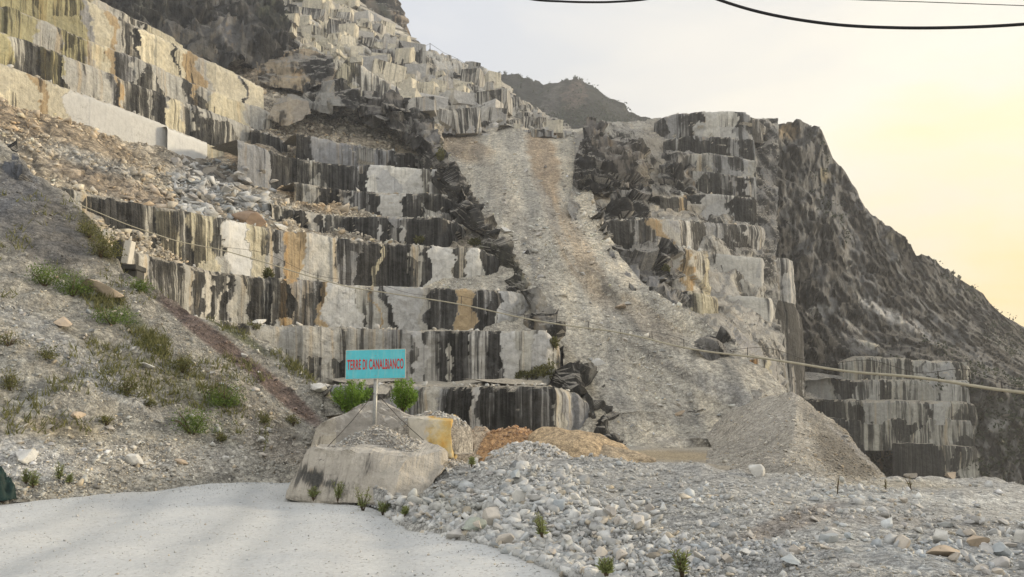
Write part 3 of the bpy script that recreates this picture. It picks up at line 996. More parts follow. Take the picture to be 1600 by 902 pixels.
loft('crag', [[(535, 20, 222), (570, 42, 222), (600, 58, 220), (630, 74, 216), (653, 84, 214)], [(545, -10, 226), (580, 5, 226), (610, 22, 224), (636, 45, 220)], [(550, -50, 232), (590, -30, 232), (618, -4, 232), (630, 22, 232)], [(550, -100, 240), (590, -70, 240), (604, -40, 240)],
              [(550, -60, 290), (600, 0, 290)]], mat='crag', tint=(0.26, 0.22, 0.17), stain=0.45, disp=(4, 0.06), fine=(0.8, 0.5), facet=(1.5, (0.14, 0.14, 0.1), 0.4), seed=62,
     patches=[(600, 20, 16, 40, -10, (0.10, 0.11, 0.08), .7, .8), (630, 50, 12, 40, 0, (0.38, 0.30, 0.21), .25, .7)])
# sawn faces with clean stone among the blocks
bench('quarry_wall', [(512, 132, 150, 139), (545, 85, 150, 141), (556, 92, 152, 141), (600, 122, 154, 142), (650, 150, 168, 143)], '400C 560W', tread=6, seed=64, blk=(20, 30), amp=0.1, rough=0.12, jag=0.5, lean=1.0)
bench('quarry_wall', [(800, 208, 218, 148), (812, 203, 219, 147), (868, 199, 219, 146), (872, 200, 219, 147), (884, 202, 217, 150)], '800G 830O 866W 878G', tread=6, seed=65, blk=(8, 12), amp=0.1, rough=0.05, jag=0.1)

# =================================================================== DISTANT HILL
loft('hill', [[(700, 215, 370), (800, 225, 360), (900, 230, 350), (1040, 215, 350)], [(720, 160, 400), (800, 168, 390), (900, 175, 380), (985, 195, 380), (1040, 208, 385)],
              [(735, 118, 430), (775, 118, 425), (810, 122, 425), (830, 130, 420), (850, 136, 420), (875, 128, 415), (900, 123, 415), (925, 132, 415), (945, 152, 412), (975, 162, 410), (982, 176, 410), (1000, 186, 410), (1040, 200, 410)],
              [(740, 150, 520), (900, 160, 520), (1040, 230, 520)]], mat='rubble_far', tint=(0.034, 0.038, 0.027), disp=(7, 0.025), fine=(1.5, 0.2), seed=71, register='hill', px=2.0,
     patches=[(900, 150, 22, 30, 20, (0.17, 0.13, 0.10), None, .7), (860, 160, 12, 50, 20, (0.15, 0.14, 0.125), None, .6), (770, 145, 40, 10, 15, (0.20, 0.19, 0.17), None, .6)])

# =================================================================== RIGHT SPUR
rsrows = [
    [(1040, 640, 68), (1110, 640, 67), (1180, 632, 66), (1235, 640, 68)],
    [(1055, 535, 78), (1130, 565, 75), (1180, 600, 73), (1225, 615, 78)],
    [(960, 500, 82), (1040, 502, 86), (1120, 500, 92), (1225, 545, 98)],
    [(930, 435, 91), (1000, 440, 97), (1060, 455, 101), (1120, 468, 107), (1215, 500, 113)],
    [(912, 385, 98), (960, 388, 106), (1100, 400, 114), (1215, 402, 125)],
    [(885, 330, 108), (940, 322, 116), (1060, 332, 124), (1215, 345, 135)],
    [(895, 290, 118), (940, 280, 126), (1030, 280, 132), (1215, 290, 143)],
    [(898, 240, 131), (950, 215, 137), (1030, 225, 143), (1215, 235, 150)],
    [(896, 206, 146), (945, 193, 150), (1000, 188, 152), (1060, 181, 154), (1215, 184, 160)],
    [(890, 216, 175), (1000, 206, 180), (1215, 205, 190)]]
_, RSP = loft('rock_spur', rsrows, mat='crag', tint=(0.46, 0.44, 0.39), stain=0.12, steps=((7, 2.5),), disp=(1.3, 0.16), fine=(0.2, 1.0), facet=(0.6, (0.3, 0.3, 0.5)), seed=81, register='spur', patches=[
    (1025, 240, 26, 60, -10, (0.44, 0.40, 0.33), .0, .9), (1050, 320, 60, 20, 10, (0.45, 0.40, 0.32), .05, .8), (925, 340, 40, 30, 40, (0.33, 0.33, 0.32), .35, .8),
    (1120, 520, 90, 40, 25, (0.40, 0.385, 0.35), .0, .95), (1170, 550, 60, 20, 35, (0.42, 0.40, 0.37), .0, .9), (1200, 310, 26, 150, 0, (0.24, 0.235, 0.22), .62, .95)])
crag_specs = [
    ([[(902, 262, 127), (925, 268, 125), (945, 262, 128)], [(905, 225, 129), (925, 215, 128), (944, 222, 131)], [(915, 192, 136), (930, 189, 137), (942, 194, 138)], [(915, 196, 150), (942, 198, 150)]], (0.22, 0.205, 0.185), .62),
    ([[(900, 290, 120), (940, 304, 118), (1000, 296, 121), (1014, 298, 126)], [(898, 255, 122), (940, 255, 121), (1000, 250, 124), (1014, 266, 128)], [(905, 232, 130), (950, 224, 131), (990, 222, 132), (1008, 238, 134)], [(905, 232, 142), (1008, 236, 142)]], (0.23, 0.205, 0.17), .62),
    ([[(908, 286, 119), (930, 300, 117.5), (955, 298, 119)], [(898, 262, 123), (915, 258, 122), (945, 275, 124)], [(898, 250, 130), (945, 262, 130)]], (0.17, 0.165, 0.155), .7),
    ([[(1028, 300, 132), (1060, 308, 130), (1090, 304, 133)], [(1030, 260, 134), (1055, 250, 134), (1090, 256, 136)], [(1035, 243, 141), (1060, 236, 142), (1090, 240, 142)]], (0.30, 0.29, 0.265), .55),
    ([[(935, 345, 112), (975, 350, 110), (1015, 342, 113)], [(950, 315, 114), (975, 300, 113), (1012, 300, 116)], [(960, 298, 122), (985, 290, 123), (1008, 292, 124)]], (0.22, 0.21, 0.19), .66),
    ([[(940, 410, 97), (975, 432, 95), (1035, 442, 95), (1058, 440, 100)], [(945, 395, 101), (985, 390, 98), (1030, 392, 99), (1050, 402, 103)], [(950, 384, 108), (1030, 382, 109), (1050, 386, 110)]], (0.25, 0.24, 0.22), .66),
    ([[(985, 470, 87), (1030, 500, 84), (1062, 508, 85), (1070, 490, 90)], [(975, 445, 91), (1020, 450, 89), (1058, 470, 91), (1070, 470, 95)], [(980, 436, 99), (1030, 440, 100), (1066, 452, 101)]], (0.30, 0.295, 0.28), .5),
    ([[(1080, 552, 76), (1110, 565, 74), (1145, 560, 76)], [(1082, 534, 79), (1110, 530, 78), (1142, 538, 80)], [(1085, 526, 84), (1140, 532, 86)]], (0.24, 0.23, 0.21), .55),
    ([[(928, 330, 107), (945, 395, 98), (960, 432, 93)], [(940, 325, 113), (956, 385, 103), (985, 432, 97)], [(952, 322, 118), (970, 380, 112), (1000, 425, 104)]], (0.36, 0.355, 0.34), .42),
]
def Fw(pts, d):
    return [(u, a, b, y - d) for u, a, b, y in pts]


for i, (rw, tn, st) in enumerate(crag_specs):
    rw = [Fw([(u, v, 0, y) for u, v, y in q], 2.0) for q in rw]
    rw = [[(u, v, y) for u, v, _, y in q] for q in rw]
    loft('rock_outcrop', rw, mat='crag', tint=tn, stain=st, disp=(1.3, 0.3), fine=(0.3, 1.5), facet=(1.8, (0.3, 0.3, 0.42)), seed=90 + i, px=2.0)

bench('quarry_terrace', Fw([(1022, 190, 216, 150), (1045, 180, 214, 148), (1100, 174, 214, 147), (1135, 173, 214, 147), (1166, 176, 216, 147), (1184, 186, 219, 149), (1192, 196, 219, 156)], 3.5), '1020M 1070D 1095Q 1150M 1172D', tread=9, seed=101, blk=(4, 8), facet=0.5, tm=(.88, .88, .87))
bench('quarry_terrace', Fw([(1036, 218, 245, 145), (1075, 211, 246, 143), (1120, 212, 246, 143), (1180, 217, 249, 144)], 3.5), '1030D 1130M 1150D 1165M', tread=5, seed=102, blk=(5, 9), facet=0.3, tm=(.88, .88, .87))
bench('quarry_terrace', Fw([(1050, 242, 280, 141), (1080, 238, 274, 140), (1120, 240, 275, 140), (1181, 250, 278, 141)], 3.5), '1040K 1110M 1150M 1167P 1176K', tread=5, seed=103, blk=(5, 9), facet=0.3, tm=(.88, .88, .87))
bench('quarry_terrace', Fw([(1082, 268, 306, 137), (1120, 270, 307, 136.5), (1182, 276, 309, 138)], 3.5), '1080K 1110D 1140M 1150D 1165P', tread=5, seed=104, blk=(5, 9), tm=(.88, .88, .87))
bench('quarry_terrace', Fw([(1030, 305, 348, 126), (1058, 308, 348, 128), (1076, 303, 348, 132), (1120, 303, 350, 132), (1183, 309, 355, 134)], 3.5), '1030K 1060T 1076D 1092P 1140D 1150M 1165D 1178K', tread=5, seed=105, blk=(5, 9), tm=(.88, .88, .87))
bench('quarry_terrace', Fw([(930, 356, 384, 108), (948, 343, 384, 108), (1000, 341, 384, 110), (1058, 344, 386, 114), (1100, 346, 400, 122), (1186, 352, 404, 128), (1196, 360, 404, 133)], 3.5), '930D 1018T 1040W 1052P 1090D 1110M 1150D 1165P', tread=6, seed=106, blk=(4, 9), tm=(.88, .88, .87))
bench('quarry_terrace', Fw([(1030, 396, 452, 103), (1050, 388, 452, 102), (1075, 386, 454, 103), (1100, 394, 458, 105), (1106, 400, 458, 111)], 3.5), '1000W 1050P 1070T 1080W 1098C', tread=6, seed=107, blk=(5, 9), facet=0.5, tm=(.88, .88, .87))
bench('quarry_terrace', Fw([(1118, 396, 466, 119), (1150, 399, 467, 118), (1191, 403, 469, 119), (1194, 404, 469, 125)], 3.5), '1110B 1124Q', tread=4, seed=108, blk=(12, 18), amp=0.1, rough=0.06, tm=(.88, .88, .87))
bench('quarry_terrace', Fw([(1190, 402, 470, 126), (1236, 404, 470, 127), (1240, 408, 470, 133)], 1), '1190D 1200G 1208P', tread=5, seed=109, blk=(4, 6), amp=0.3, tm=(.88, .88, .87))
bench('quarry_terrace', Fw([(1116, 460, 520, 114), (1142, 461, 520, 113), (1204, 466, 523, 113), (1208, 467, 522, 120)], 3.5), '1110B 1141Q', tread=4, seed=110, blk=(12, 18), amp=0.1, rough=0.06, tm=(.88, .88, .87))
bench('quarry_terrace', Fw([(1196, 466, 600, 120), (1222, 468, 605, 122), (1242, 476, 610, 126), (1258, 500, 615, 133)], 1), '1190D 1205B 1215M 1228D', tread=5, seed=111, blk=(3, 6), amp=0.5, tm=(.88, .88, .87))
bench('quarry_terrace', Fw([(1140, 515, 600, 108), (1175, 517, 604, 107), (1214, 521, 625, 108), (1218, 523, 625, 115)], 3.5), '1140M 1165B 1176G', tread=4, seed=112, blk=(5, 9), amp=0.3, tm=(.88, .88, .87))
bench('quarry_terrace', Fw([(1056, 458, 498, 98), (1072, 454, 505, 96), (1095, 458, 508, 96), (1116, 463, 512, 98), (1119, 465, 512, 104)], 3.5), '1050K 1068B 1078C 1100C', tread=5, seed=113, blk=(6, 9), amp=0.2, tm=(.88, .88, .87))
bench('quarry_terrace', [(1120, 584, 602, 77), (1145, 572, 606, 75), (1168, 560, 612, 73.5), (1190, 556, 616, 73), (1206, 558, 618, 74), (1213, 560, 618, 80)], '1110K 1145T 1160O 1176W 1188D 1193C 1202G', tread=5, seed=114, blk=(5, 9), amp=0.2)

# =================================================================== RIGHT MOUNTAIN
mr = [
    [(1170, 660, 130), (1250, 740, 137.5), (1400, 810, 137.5), (1530, 815, 134), (1620, 820, 135), (1900, 820, 170)],
    [(1172, 560, 126), (1250, 565, 135), (1310, 580, 140), (1400, 590, 141), (1540, 600, 138), (1650, 625, 155), (1900, 650, 255)],
    [(1175, 450, 134), (1250, 465, 151), (1350, 475, 176), (1450, 510, 190), (1600, 570, 215), (1900, 640, 272)],
    [(1176, 330, 151), (1260, 340, 172), (1350, 400, 198), (1440, 455, 222), (1600, 540, 258), (1900, 625, 285)],
    [(1176, 240, 157), (1250, 240, 180), (1300, 295, 200), (1385, 385, 228), (1480, 445, 252), (1600, 525, 272), (1900, 612, 293)],
    [(1176, 186, 160), (1225, 185, 176), (1262, 186, 190), (1282, 200, 196), (1298, 238, 202), (1318, 260, 207), (1336, 290, 212), (1350, 325, 218), (1372, 346, 225), (1400, 365, 233), (1420, 385, 240), (1428, 402, 242), (1448, 403, 248), (1490, 430, 260), (1535, 457, 270), (1560, 490, 276),
     (1600, 512, 285), (1900, 600, 300)],
    [(1180, 230, 250), (1300, 280, 280), (1450, 440, 330), (1600, 540, 360), (1900, 640, 380)]]
mr = [mr[0]] + [[(u, v, 140 + (y - 140) * 0.55 if y > 140 else y) for u, v, y in q] for q in mr[1:]]
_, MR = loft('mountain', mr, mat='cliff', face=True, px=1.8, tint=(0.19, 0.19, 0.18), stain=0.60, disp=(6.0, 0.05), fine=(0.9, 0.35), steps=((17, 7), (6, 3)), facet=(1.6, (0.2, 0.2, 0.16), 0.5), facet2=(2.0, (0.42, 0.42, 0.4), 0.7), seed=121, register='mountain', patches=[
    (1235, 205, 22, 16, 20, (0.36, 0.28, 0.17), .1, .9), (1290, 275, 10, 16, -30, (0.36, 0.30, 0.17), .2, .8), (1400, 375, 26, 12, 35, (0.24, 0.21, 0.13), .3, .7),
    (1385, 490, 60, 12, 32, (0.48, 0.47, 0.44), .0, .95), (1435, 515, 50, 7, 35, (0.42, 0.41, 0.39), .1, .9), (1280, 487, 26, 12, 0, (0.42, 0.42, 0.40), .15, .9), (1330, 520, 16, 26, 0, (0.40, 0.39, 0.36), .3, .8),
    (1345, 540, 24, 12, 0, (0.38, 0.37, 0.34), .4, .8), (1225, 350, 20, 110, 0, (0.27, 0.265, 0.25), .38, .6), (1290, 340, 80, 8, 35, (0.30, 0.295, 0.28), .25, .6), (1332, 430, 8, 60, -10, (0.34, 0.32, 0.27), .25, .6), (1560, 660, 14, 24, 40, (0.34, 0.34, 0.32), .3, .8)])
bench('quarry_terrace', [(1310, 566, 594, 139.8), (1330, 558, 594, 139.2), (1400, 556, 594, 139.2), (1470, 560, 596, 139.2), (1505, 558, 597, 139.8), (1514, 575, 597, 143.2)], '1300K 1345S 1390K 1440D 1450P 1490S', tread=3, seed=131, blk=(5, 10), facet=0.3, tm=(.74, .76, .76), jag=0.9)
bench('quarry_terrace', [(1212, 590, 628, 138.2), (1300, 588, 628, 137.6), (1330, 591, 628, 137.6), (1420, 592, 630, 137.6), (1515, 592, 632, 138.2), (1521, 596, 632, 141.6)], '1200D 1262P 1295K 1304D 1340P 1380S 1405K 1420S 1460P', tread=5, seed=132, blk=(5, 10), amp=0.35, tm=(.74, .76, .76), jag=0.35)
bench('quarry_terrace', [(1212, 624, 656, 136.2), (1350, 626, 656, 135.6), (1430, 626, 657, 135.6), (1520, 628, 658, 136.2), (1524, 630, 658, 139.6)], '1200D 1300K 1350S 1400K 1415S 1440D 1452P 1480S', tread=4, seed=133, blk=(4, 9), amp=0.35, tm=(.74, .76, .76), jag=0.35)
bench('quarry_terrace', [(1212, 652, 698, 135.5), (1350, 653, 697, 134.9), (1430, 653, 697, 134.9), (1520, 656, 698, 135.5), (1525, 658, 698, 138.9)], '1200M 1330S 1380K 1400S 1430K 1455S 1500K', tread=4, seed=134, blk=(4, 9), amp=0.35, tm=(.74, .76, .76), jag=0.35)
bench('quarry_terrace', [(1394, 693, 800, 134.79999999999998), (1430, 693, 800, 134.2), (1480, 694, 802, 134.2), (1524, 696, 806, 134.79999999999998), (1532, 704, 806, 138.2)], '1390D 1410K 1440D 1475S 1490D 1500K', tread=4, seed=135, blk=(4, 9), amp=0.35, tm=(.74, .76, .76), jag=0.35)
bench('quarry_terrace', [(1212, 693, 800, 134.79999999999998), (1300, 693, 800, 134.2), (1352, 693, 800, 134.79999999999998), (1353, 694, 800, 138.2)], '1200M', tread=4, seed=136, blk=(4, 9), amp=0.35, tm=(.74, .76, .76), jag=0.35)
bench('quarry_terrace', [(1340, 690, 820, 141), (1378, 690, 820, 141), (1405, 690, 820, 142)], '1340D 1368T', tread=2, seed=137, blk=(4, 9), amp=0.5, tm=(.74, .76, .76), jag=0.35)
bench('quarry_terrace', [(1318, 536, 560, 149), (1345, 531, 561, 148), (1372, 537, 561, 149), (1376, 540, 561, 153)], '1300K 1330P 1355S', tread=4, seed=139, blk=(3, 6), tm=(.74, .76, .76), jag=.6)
# debris cones lying on the lowest steps
loft('scree_slope', [[(1208, 592, 134), (1260, 593, 134), (1320, 592, 136)], [(1208, 580, 136), (1260, 582, 137), (1315, 588, 139)], [(1208, 574, 142), (1260, 578, 143), (1312, 586, 144)]], mat='scree', tint=(0.40, 0.39, 0.36), disp=(0.4, 0.3), seed=140)
loft('scree_slope', [[(1210, 622, 131), (1250, 623, 131), (1290, 624, 133)], [(1214, 612, 133), (1236, 598, 134), (1262, 614, 134)], [(1220, 610, 138), (1240, 604, 139), (1262, 612, 139)]], mat='scree', tint=(0.38, 0.37, 0.34), disp=(0.3, 0.3), seed=141)

# spoil ridge at the end of the quarry floor
_, RIDGE = loft('spoil_ridge', [
    [(1100, 738, 40), (1185, 750, 34), (1200, 752, 31), (1300, 775, 28), (1420, 790, 27)],
    [(1105, 718, 49), (1190, 700, 43), (1236, 702, 39), (1300, 735, 36), (1400, 775, 34)],
    [(1110, 700, 58.5), (1160, 668, 56), (1200, 660, 51), (1244, 648, 47), (1300, 695, 43), (1360, 738, 40), (1400, 765, 38)],
    [(1105, 680, 64.5), (1140, 642, 65), (1185, 624, 62), (1235, 616, 57), (1262, 630, 54), (1300, 660, 50), (1335, 692, 47), (1376, 738, 43), (1405, 768, 40)],
    [(1105, 685, 74), (1235, 650, 70), (1300, 700, 64), (1405, 800, 54)]], mat='near_scree', tint=(0.50, 0.47, 0.41), disp=(0.7, 0.25), fine=(0.10, 1.8), seed=151, register='ridge',
    patches=[(1320, 705, 75, 46, 35, (0.235, 0.215, 0.18), None, .95), (1275, 655, 45, 16, 45, (0.30, 0.28, 0.24), None, .8), (1190, 665, 50, 40, 0, (0.54, 0.51, 0.45), None, .8), (1330, 700, 70, 5, 42, (0.42, 0.41, 0.39), None, .7)])

# =================================================================== NEAR SLOPE, left
def Yn(u, v):
    a = (u - 800) / F
    return 14.75 / (0.53 * (1 - a) - float(e_of(v)))


crest = [(-260, 90), (-100, 190), (0, 226), (40, 264), (100, 302), (150, 352), (186, 425), (240, 458), (300, 492), (360, 516), (430, 536), (462, 575), (500, 604), (524, 628), (520, 652), (505, 690)]
toe = [(-260, 830), (-100, 800), (0, 778), (60, 768), (120, 762), (200, 755), (330, 750), (450, 748), (478, 742), (500, 725)]


def rs(line, n):
    line = np.array(line, float)
    S = np.concatenate([[0], np.cumsum(np.hypot(*np.diff(line, axis=0).T))])
    x = np.linspace(0, S[-1], n)
    return np.stack([np.interp(x, S, line[:, 0]), np.interp(x, S, line[:, 1])], -1)


c_, t_ = rs(crest, 26), rs(toe, 26)
nrows = [[(p[0], p[1] + 34, Yn(p[0], p[1]) - .5) for p in t_]]
for k in range(9):
    a = k / 8
    a2 = a
    nrows.append([(p[0], p[1], Yn(p[0], p[1])) for p in (t_ * (1 - a2) + c_ * a2)])
nrows.append([(p[0] + 5, p[1] + 30, Yn(p[0], p[1]) + 5) for p in c_])
nrows.append([(p[0] + 30, p[1] + 150, Yn(p[0], p[1]) + 12) for p in c_])
GR = (0.13, 0.145, 0.075)
_, NEAR = loft('hillside', nrows, mat='near_scree', tint=(0.38, 0.365, 0.32), disp=(0.6, 0.22), fine=(0.17, 1.5), seed=161, register='near', px=2.2, patches=[
    (60, 350, 120, 66, 35, (0.15, 0.145, 0.14), None, .85), (260, 610, 200, 26, 33, (0.29, 0.28, 0.23), None, .7), (400, 640, 110, 24, 40, (0.27, 0.25, 0.21), None, .8), (20, 300, 50, 60, 30, (0.17, 0.175, 0.185), None, .8), (120, 560, 190, 26, 35, (0.36, 0.37, 0.37), None, .6), (330, 525, 150, 15, 36, (0.17, 0.12, 0.105), None, .85), (445, 615, 90, 16, 44, (0.19, 0.14, 0.12), None, .9),
    (160, 470, 110, 18, 35, GR, None, .75), (340, 500, 120, 9, 34, GR, None, .8), (150, 370, 60, 18, 55, (0.12, 0.11, 0.05), None, .8), (300, 600, 60, 16, 40, (0.22, 0.22, 0.14), None, .5),
    (220, 720, 200, 34, 0, (0.49, 0.47, 0.42), None, .9), (30, 715, 90, 40, 10, (0.56, 0.56, 0.54), None, .9), (100, 670, 80, 16, 10, (0.42, 0.37, 0.27), None, .7), (40, 600, 60, 40, 60, (0.36, 0.36, 0.33), None, .7), (430, 700, 70, 26, 20, (0.40, 0.37, 0.32), None, .8)])
loft('crag', [[(-60, 330, 27), (0, 318, 26.5), (46, 306, 26)], [(-60, 260, 27.5), (0, 262, 27), (40, 270, 26.5)], [(-60, 200, 29), (0, 222, 28.5), (22, 240, 28)], [(-60, 205, 33), (22, 245, 32)]],
     mat='crag', tint=(0.17, 0.18, 0.20), stain=0.45, disp=(0.5, 0.4), fine=(0.08, 2.5), facet=(0.7, (0.9, 0.9, 0.7)), seed=170)

# =================================================================== FOREGROUND HEAP
hb_ = [(556, 776), (590, 800), (640, 824), (760, 856), (900, 905), (1000, 985), (1100, 1100), (1250, 1250)]
hr0 = []
for u_, v_ in hb_:
    w_ = at(u_, v_, yz(v_, -.04)) + [0, -.12, -.55]
    a_, b_ = px_of(w_)
    hr0.append((float(a_), float(b_), float(w_[1])))
hr = [
    hr0,
    [(556, 776, yz(776, -.04)), (590, 800, yz(800, -.04)), (640, 824, yz(824, -.04)), (760, 856, yz(856, -.04)), (900, 905, yz(905, -.04)), (1000, 985, yz(985, -.04)), (1100, 1100, yz(1100, -.04)), (1250, 1250, yz(1250, -.04))],
    [(566, 770, 14.2), (610, 786, 12.9), (680, 800, 12.0), (790, 820, 10.9), (920, 862, 8.8), (1020, 905, 7.3), (1200, 1000, 5.2), (1400, 1080, 4.4), (2700, 1200, 3.6)],
    [(575, 770, 14.5), (640, 762, 14.2), (720, 765, 13.5), (820, 780, 12.4), (950, 810, 10.6), (1100, 840, 9.0), (1300, 880, 7.4), (1500, 905, 6.8), (1750, 930, 6.4), (2900, 960, 6.0)],
    [(590, 766, 14.8), (650, 745, 15.0), (740, 730, 15.0), (850, 740, 14.2), (980, 760, 13.0), (1120, 775, 12.4), (1300, 790, 12.0), (1450, 800, 11.4), (1620, 810, 11.0), (1850, 815, 10.8), (2900, 840, 10.0)],
    [(600, 764, 15.2), (650, 744, 15.4), (700, 732, 15.8), (750, 724, 16.2), (790, 716, 16.6), (835, 712, 16.8), (865, 720, 16.8), (920, 718, 17), (1000, 728, 16.5), (1100, 733, 16.2), (1180, 738, 16), (1250, 742, 15.6), (1330, 757, 15.6), (1380, 750, 17), (1440, 744, 17.6), (1520, 752, 17.8), (1600, 766, 18), (1850, 775, 18), (2900, 790, 17)],
    [(620, 860, 22), (900, 850, 25), (1300, 860, 25), (1850, 860, 26), (2900, 870, 26)]]
_, HEAP = loft('rubble_heap', hr, mat='gravel', tint=(0.46, 0.46, 0.44), disp=(0.28, 0.55), fine=(0.05, 3.0), seed=181, register='heap', px=2.4, patches=[
    (840, 712, 55, 20, 0, (0.55, 0.54, 0.51), None, .9), (1230, 820, 110, 18, -20, (0.31, 0.28, 0.25), None, .8), (1150, 870, 200, 30, 0, (0.39, 0.40, 0.40), None, .7), (1500, 870, 200, 30, 0, (0.38, 0.40, 0.41), None, .8), (1430, 780, 220, 10, 2, (0.58, 0.585, 0.56), None, .85), (1400, 756, 130, 9, 2, (0.49, 0.45, 0.36), None, .7), (1400, 815, 200, 10, 4, (0.35, 0.335, 0.31), None, .6),
    (690, 790, 90, 16, 10, (0.33, 0.33, 0.29), None, .5)])

# sawn steps of pale stone climbing the upper mountainside
low = [(440, 112, 148), (510, 138, 148), (600, 156, 146), (660, 190, 143), (760, 206, 147), (868, 211, 149)]
sky_ = [(440, -62, 240), (520, -28, 238), (600, 34, 222), (650, 80, 206), (700, 96, 197), (758, 118, 190), (800, 150, 184), (868, 198, 172)]
la, sa = np.array(low, float), np.array(sky_, float)
NT = 9
pr_ = random.Random(5)
for i in range(NT):
    a0, a1 = i / NT, (i + 1) / NT
    ul, ur_ = 452 + pr_.uniform(-10, 25), (868 - 14 * i if i < 3 else 850 - 17 * i + pr_.uniform(-15, 15))
    uq = np.linspace(ul, ur_, 12)
    pts = []
    for q in uq:
        lv, ly = np.interp(q, la[:, 0], la[:, 1]), np.interp(q, la[:, 0], la[:, 2])
        sv, sy_ = np.interp(q, sa[:, 0], sa[:, 1]), np.interp(q, sa[:, 0], sa[:, 2])
        pts.append((q, lv + (sv - lv) * a1 + pr_.uniform(-1.5, 1.5), lv + (sv - lv) * a0 + 3, ly + (sy_ - ly) * (a0 + .25 / NT) - 3.0))
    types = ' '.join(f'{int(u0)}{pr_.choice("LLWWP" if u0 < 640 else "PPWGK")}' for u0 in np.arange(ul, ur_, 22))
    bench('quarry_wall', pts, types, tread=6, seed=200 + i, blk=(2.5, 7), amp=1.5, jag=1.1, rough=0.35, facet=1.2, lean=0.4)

# =================================================================== LOOSE STONES (countless: one object per spread)
r = np.random.default_rng(5)


def dens_heap(u, v, p):
    d = np.clip(0.36 + 1.4 * fbm(p, 0.45, 4, 91), 0.14, 1.0)
    return d * (v < 990) * (u > 500) * (u < 2100)


p, bt_ = sample(HEAP, 620000, r, dens_heap, TINT[id(HEAP)])
dist = np.linalg.norm(p - [0, 0, 1.7], axis=1)
keep = r.uniform(0, 1, len(p)) < np.clip((dist / 9.0) ** -0.6, 0, 1)
p = p[keep]
bt_ = bt_[keep]
up_, vp_ = px_of(p)
sz = np.clip(np.exp(r.normal(-4.2, 0.70, len(p))), 0.010, 0.11) * np.clip(np.linalg.norm(p - [0, 0, 1.7], axis=1) / 9, 0.8, 1.5) * np.interp(up_, [600, 850, 1050, 1250, 1600], [1.0, 1.15, 0.95, 0.8, 0.85])
big = sz > 0.055
big |= (sz > 0.035) & (np.linalg.norm(p - [0, 0, 1.7], axis=1) < 9)
tn = stone_tints(len(p), r, bt_ * 1.04, 0.16, 0.06)
stones_mesh('gravel', p[~big], sz[~big], tn[~big], SH1, M['stone'], r)
stones_mesh('rubble', p[big], sz[big], tn[big], SH2, M['stone'], r)

# stones strewn along the road edges and a few on it
U0, V0 = np.meshgrid(np.linspace(-200, 1100, 10), np.linspace(740, 1000, 10))
pr = np.stack([r.uniform(-13, 7, 90000), r.uniform(4, 21, 90000), np.zeros(90000)], -1)
pr[:, 2] = road_z(pr[:, 0], pr[:, 1])
ur, vr = px_of(pr)
edge = np.interp(ur, [0, 450, 560, 640, 900], [772, 748, 790, 826, 905])
w = 2.2 * np.where(ur < 450, np.exp(-np.abs(vr - edge) / 9), np.exp(-np.abs(vr - edge) / 14))
pr = pr[r.uniform(0, 1, len(pr)) < np.clip(w, 0.22, 1)]
stones_mesh('gravel', pr, np.clip(np.exp(r.normal(-5.0, 0.6, len(pr))), 0.003, 0.045), stone_tints(len(pr), r, (0.50, 0.50, 0.48), 0.15), SH1, M['stone'], r)

p, bt_ = sample(NEAR[:int(NEAR.shape[0] * 0.86)], 70000, r, lambda u, v, q: np.clip(0.5 + 0.8 * fbm(q, 0.6, 3, 95), 0.1, 1) * (u > -60) * (v > 180), TINT[id(NEAR)])
sz = np.clip(np.exp(r.normal(-3.95, 0.6, len(p))), 0.012, 0.16)
u, v = px_of(p)
green = bt_[:, 1] > bt_[:, 0] * 1.04
bt_[green] = [0.33, 0.32, 0.28]
tn = stone_tints(len(p), r, bt_ * 1.12, 0.28, 0.1)
stones_mesh('gravel', p, sz, tn, SH1, M['stone'], r)

p, bt_ = sample(SCREE, 50000, r, lambda u, v, q: (u > 680) * (u < 1260) * (v < 705) * np.clip(0.35 + 1.2 * fbm(q * [1, .35, .35], 0.16, 3, 97), 0.04, 1), TINT[id(SCREE)])
sz = np.clip(np.exp(r.normal(-2.75, 0.65, len(p))), 0.04, 0.6) * np.clip(np.linalg.norm(p, axis=1) / 80, 0.7, 1.5)
u, v = px_of(p)
tn = stone_tints(len(p), r, bt_ * 1.05, 0.18, 0.12)
stones_mesh('gravel', p, sz, tn, SH1[:5], M['stone'], r)

p, bt_ = sample(MSIDE, 90000, r, lambda u, v, q: (u > -60) * (u < 700) * (v < 470) * np.clip(0.4 + 1.2 * fbm(q, 0.12, 3, 99), 0.04, 1), TINT[id(MSIDE)])
sz = np.clip(np.exp(r.normal(-1.95, 0.65, len(p))), 0.06, 1.2)
u, v = px_of(p)
fieldm = (u > 270) & (u < 430) & (v > 250) & (v < 345)
sz[fieldm] *= 1.9
tn = stone_tints(len(p), r, bt_ * 1.08, 0.2, 0.15)
tn[fieldm] = stone_tints(fieldm.sum(), r, (0.50, 0.50, 0.48), 0.2, 0.1)
stones_mesh('gravel', p, sz, tn, SH1, M['stone'], r)

p, bt_ = sample(RIDGE, 14000, r, lambda u, v, q: np.clip(0.5 + 0.8 * fbm(q, 0.3, 3, 99), 0.1, 1), TINT[id(RIDGE)])
u, v = px_of(p)
tn = stone_tints(len(p), r, bt_ * 1.08, 0.18)
stones_mesh('gravel', p, np.clip(np.exp(r.normal(-3.1, 0.5, len(p))), 0.02, 0.2), tn, SH1[:5], M['stone'], r)
p = sample(RSP, 16000, r, lambda u, v, q: np.clip(0.4 + 0.9 * fbm(q, 0.2, 3, 98), 0.05, 1))
stones_mesh('gravel', p, np.clip(np.exp(r.normal(-2.3, 0.55, len(p))), 0.05, 0.5), stone_tints(len(p), r, (0.42, 0.405, 0.37), 0.2), SH1[:5], M['stone'], r)

